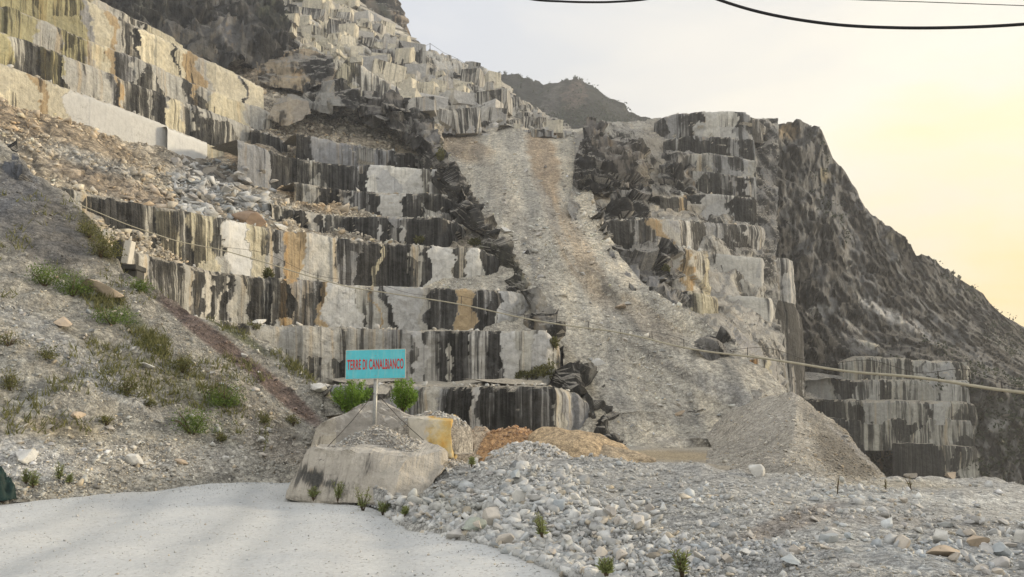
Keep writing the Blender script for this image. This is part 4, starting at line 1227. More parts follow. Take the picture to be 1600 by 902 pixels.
# rows of chips left along the lips of the steps
pp, ss = [], []
for k, g in SURF.items():
    if k.startswith('quarry_terrace') and int(k[14:]) < 20 or k in ('quarry_wall41', 'quarry_terrace105', 'quarry_terrace106', 'quarry_terrace107', 'quarry_terrace132'):
        q = sample(g[:3], 260, r, lambda u, v, q: np.clip(0.5 + 1.0 * fbm(q, 0.15, 3, 55), 0.02, 1))
        pp.append(q)
        ss.append(np.clip(np.exp(r.normal(-1.9, 0.55, len(q))), 0.06, 0.6))
pp, ss = np.concatenate(pp), np.concatenate(ss)
stones_mesh('rubble', pp, ss, stone_tints(len(pp), r, (0.50, 0.48, 0.43), 0.15), SH2, M['stone'], r)

# =================================================================== SINGLE ROCKS
bpy.context.view_layer.update()
DG = bpy.context.evaluated_depsgraph_get()


def drop(u, v):
    d = Vector(ray(np.float64(u), np.float64(v)).tolist()).normalized()
    h, loc, nor, idx, ob, mt = SC.ray_cast(DG, Vector((0, 0, CAM_Z)), d)
    return loc if h else None


RM = []
for k, (sv, sf) in enumerate(SH3):
    s2 = sv + 0.015 * fbm(sv, 3.0, 3, 300 + k)[:, None] * sv
    me = np_mesh(f'boulder_{k}', s2, sf)
    me.materials.append(M['boulder'])
    RM.append(me)


def rock(u, v, w, label, cat='rock', name='boulder', group=None, stretch=(1, 1, 1), rot=None, k=None, mat=None, sink=0.28):
    """a single rock about w photograph pixels wide, its foot near (u, v)"""
    loc = drop(u, v)
    if loc is None:
        return None
    f = (loc - Vector((0, 0, CAM_Z))).length
    s = w * f / F / 2 * 1.18
    k = random.randrange(len(RM)) if k is None else k
    me = RM[k]
    if mat:
        me = me.copy()
        me.materials.clear()
        me.materials.append(mat)
    o = bpy.data.objects.new(name, me)
    o.location = loc + Vector((0, 0, s * stretch[2] * (0.6 - sink)))
    o.scale = (s * stretch[0], s * stretch[1], s * stretch[2])
    o.rotation_euler = rot or (random.uniform(-.5, .5), random.uniform(-.5, .5), random.uniform(0, 6.28))
    COL.objects.link(o)
    tag(o, label, cat, group)
    return o


M['rock_orange'] = stone_material('orange_stone', 0.6, False, (0.52, 0.42, 0.31))
M['rock_rust'] = stone_material('rusty_stone', 0.15, False, (0.33, 0.235, 0.16))
M['rock_blue'] = stone_material('bluish_stone', 0.6, False, (0.38, 0.41, 0.42))
M['rock_white'] = stone_material('white_stone', 0.6, False, (0.60, 0.59, 0.55))
M['rock_green'] = stone_material('greenish_stone', 0.6, False, (0.40, 0.43, 0.37))
named = [
    (768, 818, 44, 'pinkish broken boulder with flat faces low on the foreground heap', None, (1, .8, .85)),
    (811, 786, 26, 'upright pale boulder with rounded top, above the pinkish flat-faced boulder', 'rock_white', (.9, .8, 1.4)),
    (715, 840, 36, 'flat grey boulder at the foot of the heap beside the road', None, (1, .8, .6)),
    (742, 826, 40, 'greenish grey boulder behind the flat boulder at the road edge', 'rock_green', (1, .8, .7)),
    (785, 848, 28, 'pale boulder at the heap foot under the pinkish boulder', None, (1, .9, .9)),
    (996, 828, 42, 'tall block-shaped boulder standing alone on the foreground gravel', None, (.8, .8, 1.1)),
    (1022, 818, 16, 'small stone touching the tall block-shaped boulder', None, (1, 1, 1)),
    (804, 748, 26, 'bluish boulder just below the white pile on the heap', 'rock_blue', (1, .8, .9)),
    (871, 790, 30, 'bluish flat-topped rock at mid height of the heap', 'rock_blue', (1, .8, .7)),
    (900, 780, 18, 'small white angular rock beside the bluish flat-topped rock', 'rock_white', (1, .8, 1)),
    (1292, 848, 34, 'round bluish grey boulder in the brown patch of gravel', 'rock_blue', (1, .9, 1)),
    (1328, 842, 20, 'small bluish stone beside the round bluish boulder', 'rock_blue', (1, .9, .9)),
    (1237, 878, 36, 'flat bluish slab lying low in the gravel near the picture bottom', 'rock_blue', (1, .9, .5)),
    (1166, 866, 26, 'white rock in the gravel beside the flat bluish slab', 'rock_white', (1, .9, .8)),
    (1527, 852, 32, 'orange-tinted boulder among bluish stones', 'rock_orange', (1, .9, .8)),
    (1562, 866, 26, 'pale blue boulder next to the orange-tinted one', 'rock_blue', (1, .9, 1)),
    (1470, 842, 28, 'white boulder beyond the half-buried flat slab', 'rock_white', (1, .9, .7)),
    (1410, 852, 24, 'grey rounded rock between the round bluish boulder and the flat slab', None, (1, .9, .9)),
    (1472, 866, 44, 'half-buried flat brownish slab in front of the white boulder', 'rock_orange', (1, .8, .45)),
    (1596, 846, 22, 'pale upright rock at the picture edge beside the pale blue boulder', 'rock_white', (1, .8, 1.1)),
    (1186, 742, 28, 'white boulder on the heap crest before the spoil ridge', 'rock_white', (1, .8, 1)),
    (1486, 748, 26, 'pale flat block on the berm crest below the tall quarry faces', 'rock_orange', (1.1, .8, .7)),
    (1425, 747, 20, 'small pale rock on the berm crest beside the flat block', None, (1, .8, .8)),
    (209, 727, 30, 'white pyramid-shaped boulder at the foot of the hillside', 'rock_white', (1, .9, 1)),
    (43, 715, 30, 'pale rounded boulder above the white rubble at the road bend', 'rock_white', (1, .9, .8)),
    (284, 725, 18, 'small tan rock beside the white pyramid-shaped boulder', 'rock_orange', (1.2, .9, .7)),
    (354, 720, 16, 'small upright white rock at the hillside foot', 'rock_white', (.8, .9, 1.2)),
    (408, 690, 22, 'white rock at the foot of the reddish rubble band', 'rock_white', (1, .9, .8)),
    (100, 508, 44, 'long tan slab lying on the grey hillside', 'rock_orange', (1.1, .5, .45)),
    (226, 572, 26, 'narrow pale slab lying on the hillside above the green bush', 'rock_white', (1.1, .5, .5)),
    (120, 652, 22, 'tan stone low on the hillside', 'rock_orange', (1, .8, .7)),
    (158, 458, 62, 'big streaked tan boulder beside the grass strip on the hillside', 'rock_orange', (1.1, .7, .45)),
    (386, 348, 66, 'huge rust-brown boulder on a quarry step', 'rock_rust', (1.1, .6, .45)),
    (437, 358, 26, 'white rock at the end of the rust-brown boulder', 'rock_white', (1, .8, .5)),
    (935, 568, 24, 'white rock alone low in the scree chute', 'rock_white', (1.1, .8, .6)),
    (787, 362, 20, 'white rock near the top of the scree chute', 'rock_white', (1.2, .8, .6)),
    (847, 420, 12, 'small white rock in the middle of the scree chute', 'rock_white', (1, .8, .9)),
    (972, 482, 26, 'flat tan rock in the scree chute beside the dark crags', 'rock_orange', (1.2, .8, .5)),
    (1060, 650, 18, 'small ochre rock near the foot of the scree', 'rock_orange', (1, .8, .8)),
    (500, 612, 40, 'pale slab leaning behind the sign boulders beside the green shrub', 'rock_white', (1.2, .8, .6)),
    (594, 610, 26, 'pale upright rock between the two green shrubs', 'rock_white', (.9, .8, 1.1)),
    (663, 602, 12, 'small white rock on the lowest quarry step', 'rock_white', (1.1, .8, .9)),
    (325, 312, 30, 'large pale block in the rubble field on the upper steps', None, (1, .8, .7)),
    (402, 506, 24, 'white rock on the edge of the hillside under the streaked steps', 'rock_white', (1.2, .8, .6)),
]
for i, (u, v, w, lab, mt, stt) in enumerate(named):
    rock(u, v, w, lab, mat=M[mt] if mt else None, stretch=stt, k=i % len(RM), rot=(random.uniform(-.25, .25), random.uniform(-.25, .25), random.uniform(0, 6.28)))

# middling rocks nobody could tell apart, each its own object
for i in range(110):
    u = random.uniform(640, 1600)
    lo = np.interp(u, [640, 790, 1000, 1380, 1600], [765, 725, 745, 770, 785])
    hi = np.interp(u, [640, 760, 900, 960, 1600], [815, 842, 885, 900, 900])
    v = random.uniform(lo, hi)
    rock(u, v, random.uniform(9, 20) * (0.6 + 0.8 * (v - 700) / 200), 'broken pale marble rock lying loose in the foreground gravel heap', group='marble rocks in the gravel heap', stretch=(1, random.uniform(.6, 1), random.uniform(.5, .95)), sink=.35)
for i in range(60):
    a = random.uniform(0, 1)
    u = random.uniform(10, 430)
    v = random.uniform(np.interp(u, [0, 190, 430], [300, 470, 570]), np.interp(u, [0, 430], [740, 715]))
    rock(u, v, random.uniform(6, 13), 'small pale rock lying loose on the near hillside', group='rocks on the near hillside', stretch=(1.1, random.uniform(.5, 1), random.uniform(.4, .8)))
for i in range(70):
    t = random.uniform(0, 1)
    v = random.uniform(260, 680)
    lft, rgt = np.interp(v, [260, 470, 680], [725, 860, 980]), np.interp(v, [260, 480, 680], [870, 1000, 1180])
    rock(random.uniform(lft, rgt), v, random.uniform(5, 11), 'pale angular rock lying loose in the scree chute', group='rocks in the scree chute', stretch=(1.1, random.uniform(.6, 1), random.uniform(.5, .9)))
for i in range(60):
    u = random.uniform(275, 430)
    v = random.uniform(248 + (u - 275) * .15, 330 + (u - 275) * .1)
    rock(u, v, random.uniform(8, 22), 'pale slab in the rubble field on the upper left steps', group='slabs in the upper rubble field', stretch=(1.1, random.uniform(.6, 1), random.uniform(.35, .7)))

# =================================================================== HEWN BLOCKS, upper mountainside
def block_mesh(seed, sx, sy, sz):
    rr = np.random.default_rng(seed)
    bm = bmesh.new()
    bmesh.ops.create_cube(bm, size=1.0)
    for v in bm.verts:
        v.co.x *= sx; v.co.y *= sy; v.co.z *= sz
    for _ in range(rr.integers(1, 5)):                   # broken corners
        n = Vector(rr.normal(size=3)).normalized()
        ext = max(abs(v.co.dot(n)) for v in bm.verts)
        g = bm.verts[:] + bm.edges[:] + bm.faces[:]
        res = bmesh.ops.bisect_plane(bm, geom=g, plane_co=n * ext * rr.uniform(.62, .88), plane_no=n, clear_outer=True)
        ed = [x for x in res['geom_cut'] if isinstance(x, bmesh.types.BMEdge)]
        if ed:
            bmesh.ops.edgeloop_fill(bm, edges=ed)
    bmesh.ops.triangulate(bm, faces=bm.faces[:])
    bmesh.ops.subdivide_edges(bm, edges=bm.edges[:], cuts=3, use_grid_fill=True)
    me = bpy.data.meshes.new('block')
    bm.to_mesh(me)
    n = len(me.vertices)
    co = np.zeros(n * 3, np.float32)
    me.vertices.foreach_get('co', co)
    c3 = co.reshape(-1, 3)
    c3 = c3 + 0.018 * fbm(c3 * 1.0, 2.2, 3, seed)[:, None] * np.sign(c3)
    me.vertices.foreach_set('co', c3.astype(np.float32).ravel())
    a = me.attributes.new('wall', 'FLOAT_VECTOR', 'POINT')
    w = np.zeros((n, 3), np.float32)
    w[:, 0] = (c3[:, 0] + c3[:, 1]) * 5 + seed * 13
    w[:, 1] = c3[:, 2] * 5
    a.data.foreach_set('vector', w.ravel())
    bm.free()
    return me


def block_set(tint, stain, n, s0):
    out = []
    for k in range(n):
        me = block_mesh(s0 + k, random.uniform(.8, 1.3), random.uniform(.7, 1.1), random.uniform(.7, 1.5))
        a = me.attributes.new('tint', 'FLOAT_COLOR', 'POINT')
        f = random.uniform(.85, 1.1)
        a.data.foreach_set('color', np.tile([tint[0] * f, tint[1] * f, tint[2] * f, 1.0], len(me.vertices)).astype(np.float32))
        b = me.attributes.new('stain', 'FLOAT', 'POINT')
        b.data.foreach_set('value', np.full(len(me.vertices), stain + random.uniform(-.12, .2), np.float32))
        me.materials.append(M['rock'])
        out.append(me)
    return out


BW = block_set((0.72, 0.67, 0.54), -0.12, 8, 500)
BG = block_set((0.60, 0.58, 0.53), 0.05, 12, 520)
BD = block_set((0.44, 0.43, 0.39), 0.4, 5, 540)
for i in range(150):
    u = random.uniform(440, 868)
    sky_v = np.interp(u, [440, 560, 600, 650, 700, 760, 800, 850, 880], [-10, 0, 34, 82, 98, 120, 152, 188, 200])
    bot_v = np.interp(u, [440, 510, 600, 660, 760, 870], [60, 80, 120, 188, 200, 205])
    v = random.uniform(sky_v + 3, bot_v)
    loc = drop(u, v)
    if loc is None or loc.y < 130:
        continue
    s = random.uniform(1.3, 3.3) * (1.15 if u < 780 else 0.62)
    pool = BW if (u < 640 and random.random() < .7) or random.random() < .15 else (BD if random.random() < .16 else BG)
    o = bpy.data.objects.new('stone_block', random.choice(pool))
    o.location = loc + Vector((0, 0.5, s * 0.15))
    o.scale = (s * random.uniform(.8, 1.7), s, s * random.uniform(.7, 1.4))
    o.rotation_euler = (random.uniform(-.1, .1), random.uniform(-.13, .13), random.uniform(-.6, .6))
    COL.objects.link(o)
    tag(o, 'hewn marble block among the jumbled blocks of the upper mountainside', 'stone block', 'hewn blocks on the upper mountainside')

# =================================================================== SIGN AND ITS BOULDERS
def hull(name, pts, mat, label, cat, tint, stain, rough=0.05, cuts=5, seed=0, bev=0.07):
    bm = bmesh.new()
    for q in pts:
        bm.verts.new(V(*q))
    bmesh.ops.convex_hull(bm, input=bm.verts[:])
    bmesh.ops.delete(bm, geom=[v for v in bm.verts if not v.link_faces], context='VERTS')
    bmesh.ops.bevel(bm, geom=bm.edges[:], offset=bev, segments=2, affect='EDGES', profile=0.6)
    bmesh.ops.triangulate(bm, faces=bm.faces[:])
    for _ in range(3):
        es = [e for e in bm.edges if e.calc_length() > 0.22]
        if not es:
            break
        bmesh.ops.subdivide_edges(bm, edges=es, cuts=1)
        bmesh.ops.triangulate(bm, faces=bm.faces[:])
    bmesh.ops.recalc_face_normals(bm, faces=bm.faces[:])
    bm.normal_update()
    vs = list(bm.verts)
    co = np.array([v.co[:] for v in vs]); no = np.array([v.normal[:] for v in vs])
    co = co + no * (fbm(co, 0.9, 4, seed) * rough * 2 + fbm(co, 4.0, 3, seed + 3) * rough * 0.4 + facets(co, (1.1, 1.1, 1.6), seed + 9, 0.8) * 0.07)[:, None]
    for v, c in zip(vs, co):
        v.co = c
    me = bpy.data.meshes.new(name)
    bm.to_mesh(me)
    bm.free()
    n = len(me.vertices)
    a = me.attributes.new('tint', 'FLOAT_COLOR', 'POINT')
    a.data.foreach_set('color', np.tile([*tint, 1.0], n).astype(np.float32))
    b = me.attributes.new('stain', 'FLOAT', 'POINT')
    st = np.full(n, stain)
    U, Vv = px_of(co)
    if callable(stain):
        st = stain(U, Vv)
    b.data.foreach_set('value', np.asarray(st, np.float32))
    w = me.attributes.new('wall', 'FLOAT_VECTOR', 'POINT')
    ww = np.zeros((n, 3), np.float32)
    ww[:, 0] = co[:, 0] + seed * 7; ww[:, 1] = co[:, 2]
    w.data.foreach_set('vector', ww.ravel())
    return tag(link(name, me, mat, smooth=False), label, cat)


M['sign_rock'] = rock_material('sign_boulder_marble', streak=(2.2, 0.6), fine=1.6, dark=(0.05, 0.05, 0.045), dust=(0.56, 0.53, 0.47), dust_lo=0.8, crk=0.12)
yb = yz(776, -0.05)


def st_front(U, Vv):
    return -0.35 + 0.95 * np.exp(-((U - 488) / 20) ** 2 - ((Vv - 745) / 17) ** 2) + 0.6 * np.exp(-((U - 520) / 20) ** 2 - ((Vv - 755) / 9) ** 2)


hull('boulder', [(448, 778, 14.6), (520, 782, 14.0), (600, 792, 13.6), (668, 770, 14.2), (692, 730, 14.7), (690, 706, 15.0), (640, 709, 14.5), (560, 708, 14.5), (482, 699, 15.0), (474, 712, 15.1),
                 (500, 694, 17.6), (660, 690, 17.8), (700, 708, 17.8), (452, 775, 17.5), (700, 760, 18)],
     M['sign_rock'], 'large flat-topped pale marble boulder at the road edge in front of the sign', 'boulder', (0.45, 0.42, 0.37), st_front, seed=3, bev=0.04)
hull('boulder', [(478, 722, 18.3), (494, 672, 18.8), (560, 634, 19.4), (588, 624, 19.6), (600, 627, 19.6), (640, 650, 19.2), (655, 700, 18.2), (672, 690, 19.0), (640, 730, 18.0), (480, 740, 18.3), (600, 740, 18.0),
                 (500, 672, 22.5), (590, 628, 22.5), (660, 660, 22.5), (500, 740, 22.5), (680, 740, 22.5)],
     M['sign_rock'], 'peaked pale marble boulder standing behind the sign post', 'boulder', (0.44, 0.40, 0.33), -0.32, seed=5, bev=0.04)


def ochre_rock_material():
    m, nt, b = new_mat('ochre_marble')
    b.inputs['Roughness'].default_value = 0.8
    P = geo(nt).outputs['Position']
    n = noise(nt, P, 1.6, 6, 0.65)
    n2 = noise(nt, P, 9, 4, 0.6)
    sx = nt.nodes.new('ShaderNodeSeparateXYZ')
    nt.links.new(P, sx.inputs[0])
    edge_ = smath(nt, 'MULTIPLY_ADD', smath(nt, 'SUBTRACT', n, 0.5), 0.9, sx.outputs[0])
    side = ramp(nt, smath(nt, 'MULTIPLY_ADD', edge_, 1.0, 2.5), [(0.42, 0.0), (0.56, 1.0)])
    och = ramp(nt, n, [(0.34, (0.56, 0.49, 0.34)), (0.48, (0.55, 0.40, 0.16)), (0.60, (0.56, 0.32, 0.08)), (0.75, (0.50, 0.36, 0.18))])
    c = mixc(nt, side, (0.50, 0.46, 0.38), och)
    c = mixc(nt, 1.0, c, ramp(nt, n2, [(0.3, (0.85, 0.85, 0.85)), (0.7, (1.1, 1.1, 1.1))]), 'MULTIPLY')
    nt.links.new(c, b.inputs['Base Color'])
    bump(nt, b, n2, 0.5, 0.03)
    return m


hull('boulder', [(668, 712, 17.6), (706, 716, 17.4), (706, 657, 17.8), (672, 656, 17.8), (640, 655, 18.2), (640, 712, 18.0), (672, 650, 20), (712, 650, 20), (714, 716, 20), (640, 712, 20), (640, 650, 20)],
     ochre_rock_material(), 'square ochre and orange marble block at the end of the sign boulders', 'stone block', (0.55, 0.42, 0.2), 0, seed=8, rough=0.02, bev=0.025)


def gravel_mound(name, u, v, Y, wpx, hpx, label, tint, seed, mat='gravel', ydepth=None, stones=900, ssz=0.03, cat='gravel heap', power=1.3, stint=None, skew=0.0):
    """a heap standing at (u, v) with its true width, depth and height"""
    c = V(u, v, Y)
    w = wpx * Y / F / 2
    d = ydepth or w * 0.7
    h = hpx * Y / F
    xs = np.linspace(-1.08, 1.08, 90)
    X, Yy = np.meshgrid(xs, xs)
    rr = np.hypot(X, Yy)
    ang = np.arctan2(Yy, X)
    rim = 1 + 0.12 * np.sin(ang * 3 + seed) + 0.08 * np.sin(ang * 5 + seed * 2)
    R_ = np.clip(1 - rr / rim, 0, 1)
    z = h * (1 - (1 - R_) ** power) ** 1.0 if power > 1 else h * R_
    q = np.stack([X * w + c.x, Yy * d + c.y, X * 0], -1)
    z = z + fbm(q, 2.0 / max(w, .5), 4, seed) * h * 0.28 * (R_ > 0.02) * np.clip(R_ * 5, 0, 1) - 1.3 * h * np.clip((rr / rim - 1) * 8, 0, 1)
    P = np.stack([c.x + X * w + skew * z, c.y + Yy * d, c.z + z], -1)
    tt = np.array(tint)[None, None] * (1 + 0.12 * fbm(q, 1.2 / max(w, .5), 3, seed + 3))[..., None]
    me = np_mesh(name, P.reshape(-1, 3), grid_faces(*X.shape), tt.reshape(-1, 3), np.zeros(X.size))
    o = tag(link(name, me, M[mat], smooth=True), label, cat)
    if stones:
        rr2 = np.random.default_rng(seed)
        sp = sample(P[8:-8, 8:-8], stones, rr2)
        sp = sp[sp[:, 2] > c.z + 0.02]
        s = np.clip(np.exp(rr2.normal(math.log(ssz), 0.4, len(sp))), ssz * .4, ssz * 2.5)
        so = stones_mesh('loose_stones', sp, s, stone_tints(len(sp), rr2, stint or (0.48, 0.46, 0.42), 0.18), SH1, M['stone'], rr2)
        so.parent = o
    return o


gravel_mound('gravel_heap', 590, 713, 15.9, 200, 45, 'heap of grey gravel on the flat boulder around the sign post', (0.42, 0.40, 0.36), 3, stones=3500, ssz=0.026, ydepth=1.3)
gravel_mound('gravel_heap', 680, 668, 19.0, 110, 28, 'gravel spread on top of the ochre block behind the sign', (0.42, 0.39, 0.34), 4, stones=1800, ssz=0.03, ydepth=1.0)
gravel_mound('gravel_heap', 695, 765, 16.5, 210, 48, 'gravel slope between the ochre block and the foreground rubble', (0.44, 0.42, 0.37), 6, stones=4000, ssz=0.035, ydepth=2.0)
# earth heaps on the quarry floor
gravel_mound('earth_heap', 750, 714, 46, 110, 46, 'pale earth heap with an orange stain beside the ochre block', (0.56, 0.47, 0.36), 11, mat='near_scree', stones=200, ssz=0.07, cat='earth heap', power=1.6, stint=(0.50, 0.38, 0.27))
gravel_mound('earth_heap', 800, 712, 45, 120, 44, 'rust-orange earth heap in the middle of the row', (0.58, 0.37, 0.20), 12, mat='near_scree', stones=700, ssz=0.08, cat='earth heap', power=1.5, stint=(0.46, 0.31, 0.2))
gravel_mound('earth_heap', 886, 716, 44, 190, 48, 'smooth tan earth heap, widest of the row under the black step', (0.62, 0.48, 0.31), 13, mat='near_scree', stones=0, ssz=0.1, cat='earth heap', power=1.9, stint=(0.46, 0.38, 0.28))
gravel_mound('earth_heap', 950, 716, 43, 130, 20, 'low pale earth heap at the end of the row by the scree', (0.50, 0.41, 0.29), 14, mat='near_scree', stones=0, ssz=0.1, cat='earth heap', power=1.0)
gravel_mound('gravel_heap', 826, 714, 18.0, 130, 19, 'small white gravel pile topping the foreground heap', (0.56, 0.55, 0.52), 15, stones=1600, ssz=0.05, ydepth=1.0, stint=(0.55, 0.54, 0.51))


def tube(name, pts, rad, mat, parent=None, seg=8, smooth=True):
    pts = np.array([tuple(q) for q in pts], float)
    rad = np.full(len(pts), rad) if np.isscalar(rad) else np.array(rad)
    t = np.gradient(pts, axis=0)
    t /= np.linalg.norm(t, axis=1, keepdims=True)
    ref = np.array([0, 0, 1.0]) if abs(t[0, 2]) < 0.9 else np.array([0, 1.0, 0])
    a = np.cross(t, ref); a /= np.linalg.norm(a, axis=1, keepdims=True)
    b = np.cross(t, a)
    th = np.linspace(0, 2 * np.pi, seg, endpoint=False)
    Vt = pts[:, None] + rad[:, None, None] * (a[:, None] * np.cos(th)[None, :, None] + b[:, None] * np.sin(th)[None, :, None])
    n = len(pts)
    f = []
    for i in range(n - 1):
        for j in range(seg):
            f.append([i * seg + j, i * seg + (j + 1) % seg, (i + 1) * seg + (j + 1) % seg, (i + 1) * seg + j])
    me = bpy.data.meshes.new(name)
    fl = f + [list(range(seg))[::-1], [(n - 1) * seg + j for j in range(seg)]]
    me.from_pydata(Vt.reshape(-1, 3).tolist(), [], fl)
    return link(name, me, mat, parent, smooth=smooth)


def box(name, c, size, mat, parent=None, rot=None, bev=0.01):
    bm = bmesh.new()
    bmesh.ops.create_cube(bm, size=1)
    for v in bm.verts:
        v.co = Vector((v.co.x * size[0], v.co.y * size[1], v.co.z * size[2]))
    if bev:
        bmesh.ops.bevel(bm, geom=bm.edges[:], offset=bev, segments=2, affect='EDGES')
    me = bpy.data.meshes.new(name)
    bm.to_mesh(me); bm.free()
    o = link(name, me, mat, parent)
    o.location = c
    if rot:
        o.rotation_euler = rot
    return o


M['steel'] = plain('galvanised_steel', (0.33, 0.33, 0.31), 0.5, 0.6, 30, 0.15)
M['cyan'] = plain('cyan_paint', (0.10, 0.50, 0.56), 0.45, 0, 7, 0.07)
_nt = M['cyan'].node_tree
_b = _nt.nodes['Principled BSDF']
_src = _b.inputs['Base Color'].links[0].from_socket
_P = geo(_nt).outputs['Position']
_run = _nt.nodes.new('ShaderNodeMapping')
_run.inputs['Scale'].default_value = (14, 14, 1.6)
_nt.links.new(_P, _run.inputs['Vector'])
_w = ramp(_nt, noise(_nt, _run.outputs[0], 1.0, 5, 0.65), [(0.50, 0.0), (0.72, 0.45)])
_c = mixc(_nt, _w, _src, (0.30, 0.52, 0.50))
_sp = ramp(_nt, noise(_nt, _P, 26, 4, 0.7), [(0.68, 0.0), (0.74, 0.8)])
_nt.links.new(mixc(_nt, _sp, _c, (0.22, 0.13, 0.07)), _b.inputs['Base Color'])
M['edge'] = plain('pale_edge', (0.55, 0.50, 0.42), 0.5, 0, 20, 0.1)
M['red'] = plain('red_paint', (0.52, 0.035, 0.03), 0.5, 0, 15, 0.10)
M['wire'] = plain('dark_wire', (0.05, 0.045, 0.04), 0.6, 0.3)
SY = 16.2
root = bpy.data.objects.new('road_sign', None)
COL.objects.link(root)
base = V(584, 700, SY)
root.location = base
tag(root, 'cyan sign board with red lettering on a steel post above the boulders', 'sign')
ztop = V(584, 548, SY).z
post = tube('post', [Vector((0, 0, -0.4)), Vector((0, 0, ztop - base.z))], 0.045, M['steel'], root, 12)
cs = V(584, 569.5, SY)
pw, ph = 92 * SY / F, 44 * SY / F
panel = box('sign_panel', Vector((0, -0.075, cs.z - base.z)), (pw, 0.03, ph), M['cyan'], root, (0, math.radians(-1.2), math.radians(-2)), 0.004)
rimb = box('border', (0, 0.004, 0), (pw + 0.025, 0.022, ph + 0.025), M['edge'], panel, None, 0.004)


def text(s, parent, size, sx, y, mat):
    cu = bpy.data.curves.new('lettering', 'FONT')
    cu.body = s
    cu.size = size
    cu.align_x = 'CENTER'; cu.align_y = 'CENTER'
    cu.extrude = 0.003
    cu.offset = 0.006
    cu.space_character = 1.08
    cu.space_word = 0.9
    cu.materials.append(mat)
    o = bpy.data.objects.new('lettering', cu)
    COL.objects.link(o)
    o.parent = parent
    o.rotation_euler = (math.radians(90), 0, 0)
    o.location = y
    o.scale = (sx, 1, 1)
    return o


tx = text('TERRE DI CANALBIANCO', panel, 0.30, 0.40, Vector((0, -0.0185, -0.015)), M['red'])
bpy.context.view_layer.update()
wid = tx.dimensions.x
tm = bpy.data.meshes.new_from_object(tx)
to = bpy.data.objects.new('lettering', tm)
COL.objects.link(to)
to.parent = panel
to.rotation_euler = tx.rotation_euler
to.location = tx.location
bpy.data.objects.remove(tx)
tx = to
tx.name = 'lettering'
tx.scale = (0.40 * (pw * 0.955) / wid, 1, 1)
for bx_, bz_ in ((0.0, ph * .30), (0.0, -ph * .40), (-pw * .47, ph * .42), (pw * .47, ph * .42), (-pw * .47, -ph * .42), (pw * .47, -ph * .42)):
    tube('bolt', [Vector((bx_, -0.02, bz_)), Vector((bx_, -0.012, bz_))], 0.011, M['steel'], panel, 8)
# steel stays tied to the boulder
for (u0, v0, y0), (u1, v1, y1) in (((572, 632, SY), (512, 698, 15.0)), ((597, 630, SY + .1), (662, 688, 15.9))):
    A = Vector((0, 0, V(584, 612, SY).z - base.z))
    B = V(u1, v1, y1) - base
    mid = (A + B) / 2 - Vector((0, 0, 0.05))
    tube('stay', [A, A * .75 + B * .25 - Vector((0, 0, .03)), mid, A * .25 + B * .75 - Vector((0, 0, .03)), B], 0.007, M['wire'], root, 6)

# =================================================================== SUSPENDED PIPE ACROSS THE QUARRY
M['pipe'] = plain('dusty_hose', (0.40, 0.37, 0.28), 0.7, 0, 2, 0.15)
pth = [(60, 296, 50), (120, 318, 52), (200, 352, 54), (285, 380, 57), (345, 388, 58.5), (400, 405, 60), (470, 430, 62), (540, 448, 63.5), (600, 455, 64.5), (690, 472, 65.5), (760, 485, 66), (830, 498, 66), (900, 511, 65),
       (960, 520, 63), (1000, 527, 62), (1060, 540, 59), (1120, 551, 56), (1200, 563, 51.5), (1260, 570, 48), (1340, 581, 44), (1420, 590, 40), (1500, 599, 37), (1600, 613, 33.5), (1750, 640, 29), (1900, 670, 26)]
A_ = np.array(pth, float)
S_ = np.concatenate([[0], np.cumsum(np.abs(np.diff(A_[:, 0])))])
xx = np.linspace(0, S_[-1], 260)
uu, vv_, yy = [np.interp(xx, S_, A_[:, k]) for k in range(3)]
kk = np.ones(7) / 7
vv_ = np.convolve(np.pad(vv_, 3, mode='edge'), kk, 'valid') + 1.6 * np.sin(xx / 38.0) * (uu > 300)
yy = np.convolve(np.pad(yy, 3, mode='edge'), kk, 'valid')
PP = at(uu, vv_, yy)
root = bpy.data.objects.new('pipeline', None)
COL.objects.link(root)
root.location = PP[0]
tag(root, 'long pale hose hanging from a wire right across the quarry face', 'pipe')
rad = np.interp(uu, [60, 400, 800, 1250, 1900], [0.03, 0.042, 0.06, 0.078, 0.08])
tube('hose', PP - PP[0], rad, M['pipe'], root, 10)
wz = PP.copy()
hang = 0.45 + 0.25 * np.sin(xx / 25.0)
wz[:, 2] += hang + 0.05
tube('support_wire', (wz - PP[0])[40:], 0.014, M['wire'], root, 5)
for k in range(44, 258, 7):
    if uu[k] < 640:
        continue
    tube('hanger', [wz[k] - PP[0] + [0, 0, .04], PP[k] - PP[0] - [0, 0, 0.12]], 0.03, M['wire'], root, 6)

# =================================================================== OVERHEAD CABLES
M['black'] = plain('black_rubber', (0.012, 0.012, 0.013), 0.5)


def cable(pts, rad, label):
    A = np.array(pts, float)
    # smooth curve through the points
    t = np.linspace(0, len(A) - 1, 80)
    out = []
    for x in t:
        i = min(int(x), len(A) - 2); f = x - i
        p0, p1, p2, p3 = A[max(i - 1, 0)], A[i], A[i + 1], A[min(i + 2, len(A) - 1)]
        out.append(0.5 * ((2 * p1) + (-p0 + p2) * f + (2 * p0 - 5 * p1 + 4 * p2 - p3) * f * f + (-p0 + 3 * p1 - 3 * p2 + p3) * f ** 3))
    out = np.array(out)
    return tag(tube('overhead_cable', at(out[:, 0], out[:, 1], out[:, 2]), rad, M['black'], None, 8), label, 'cable')


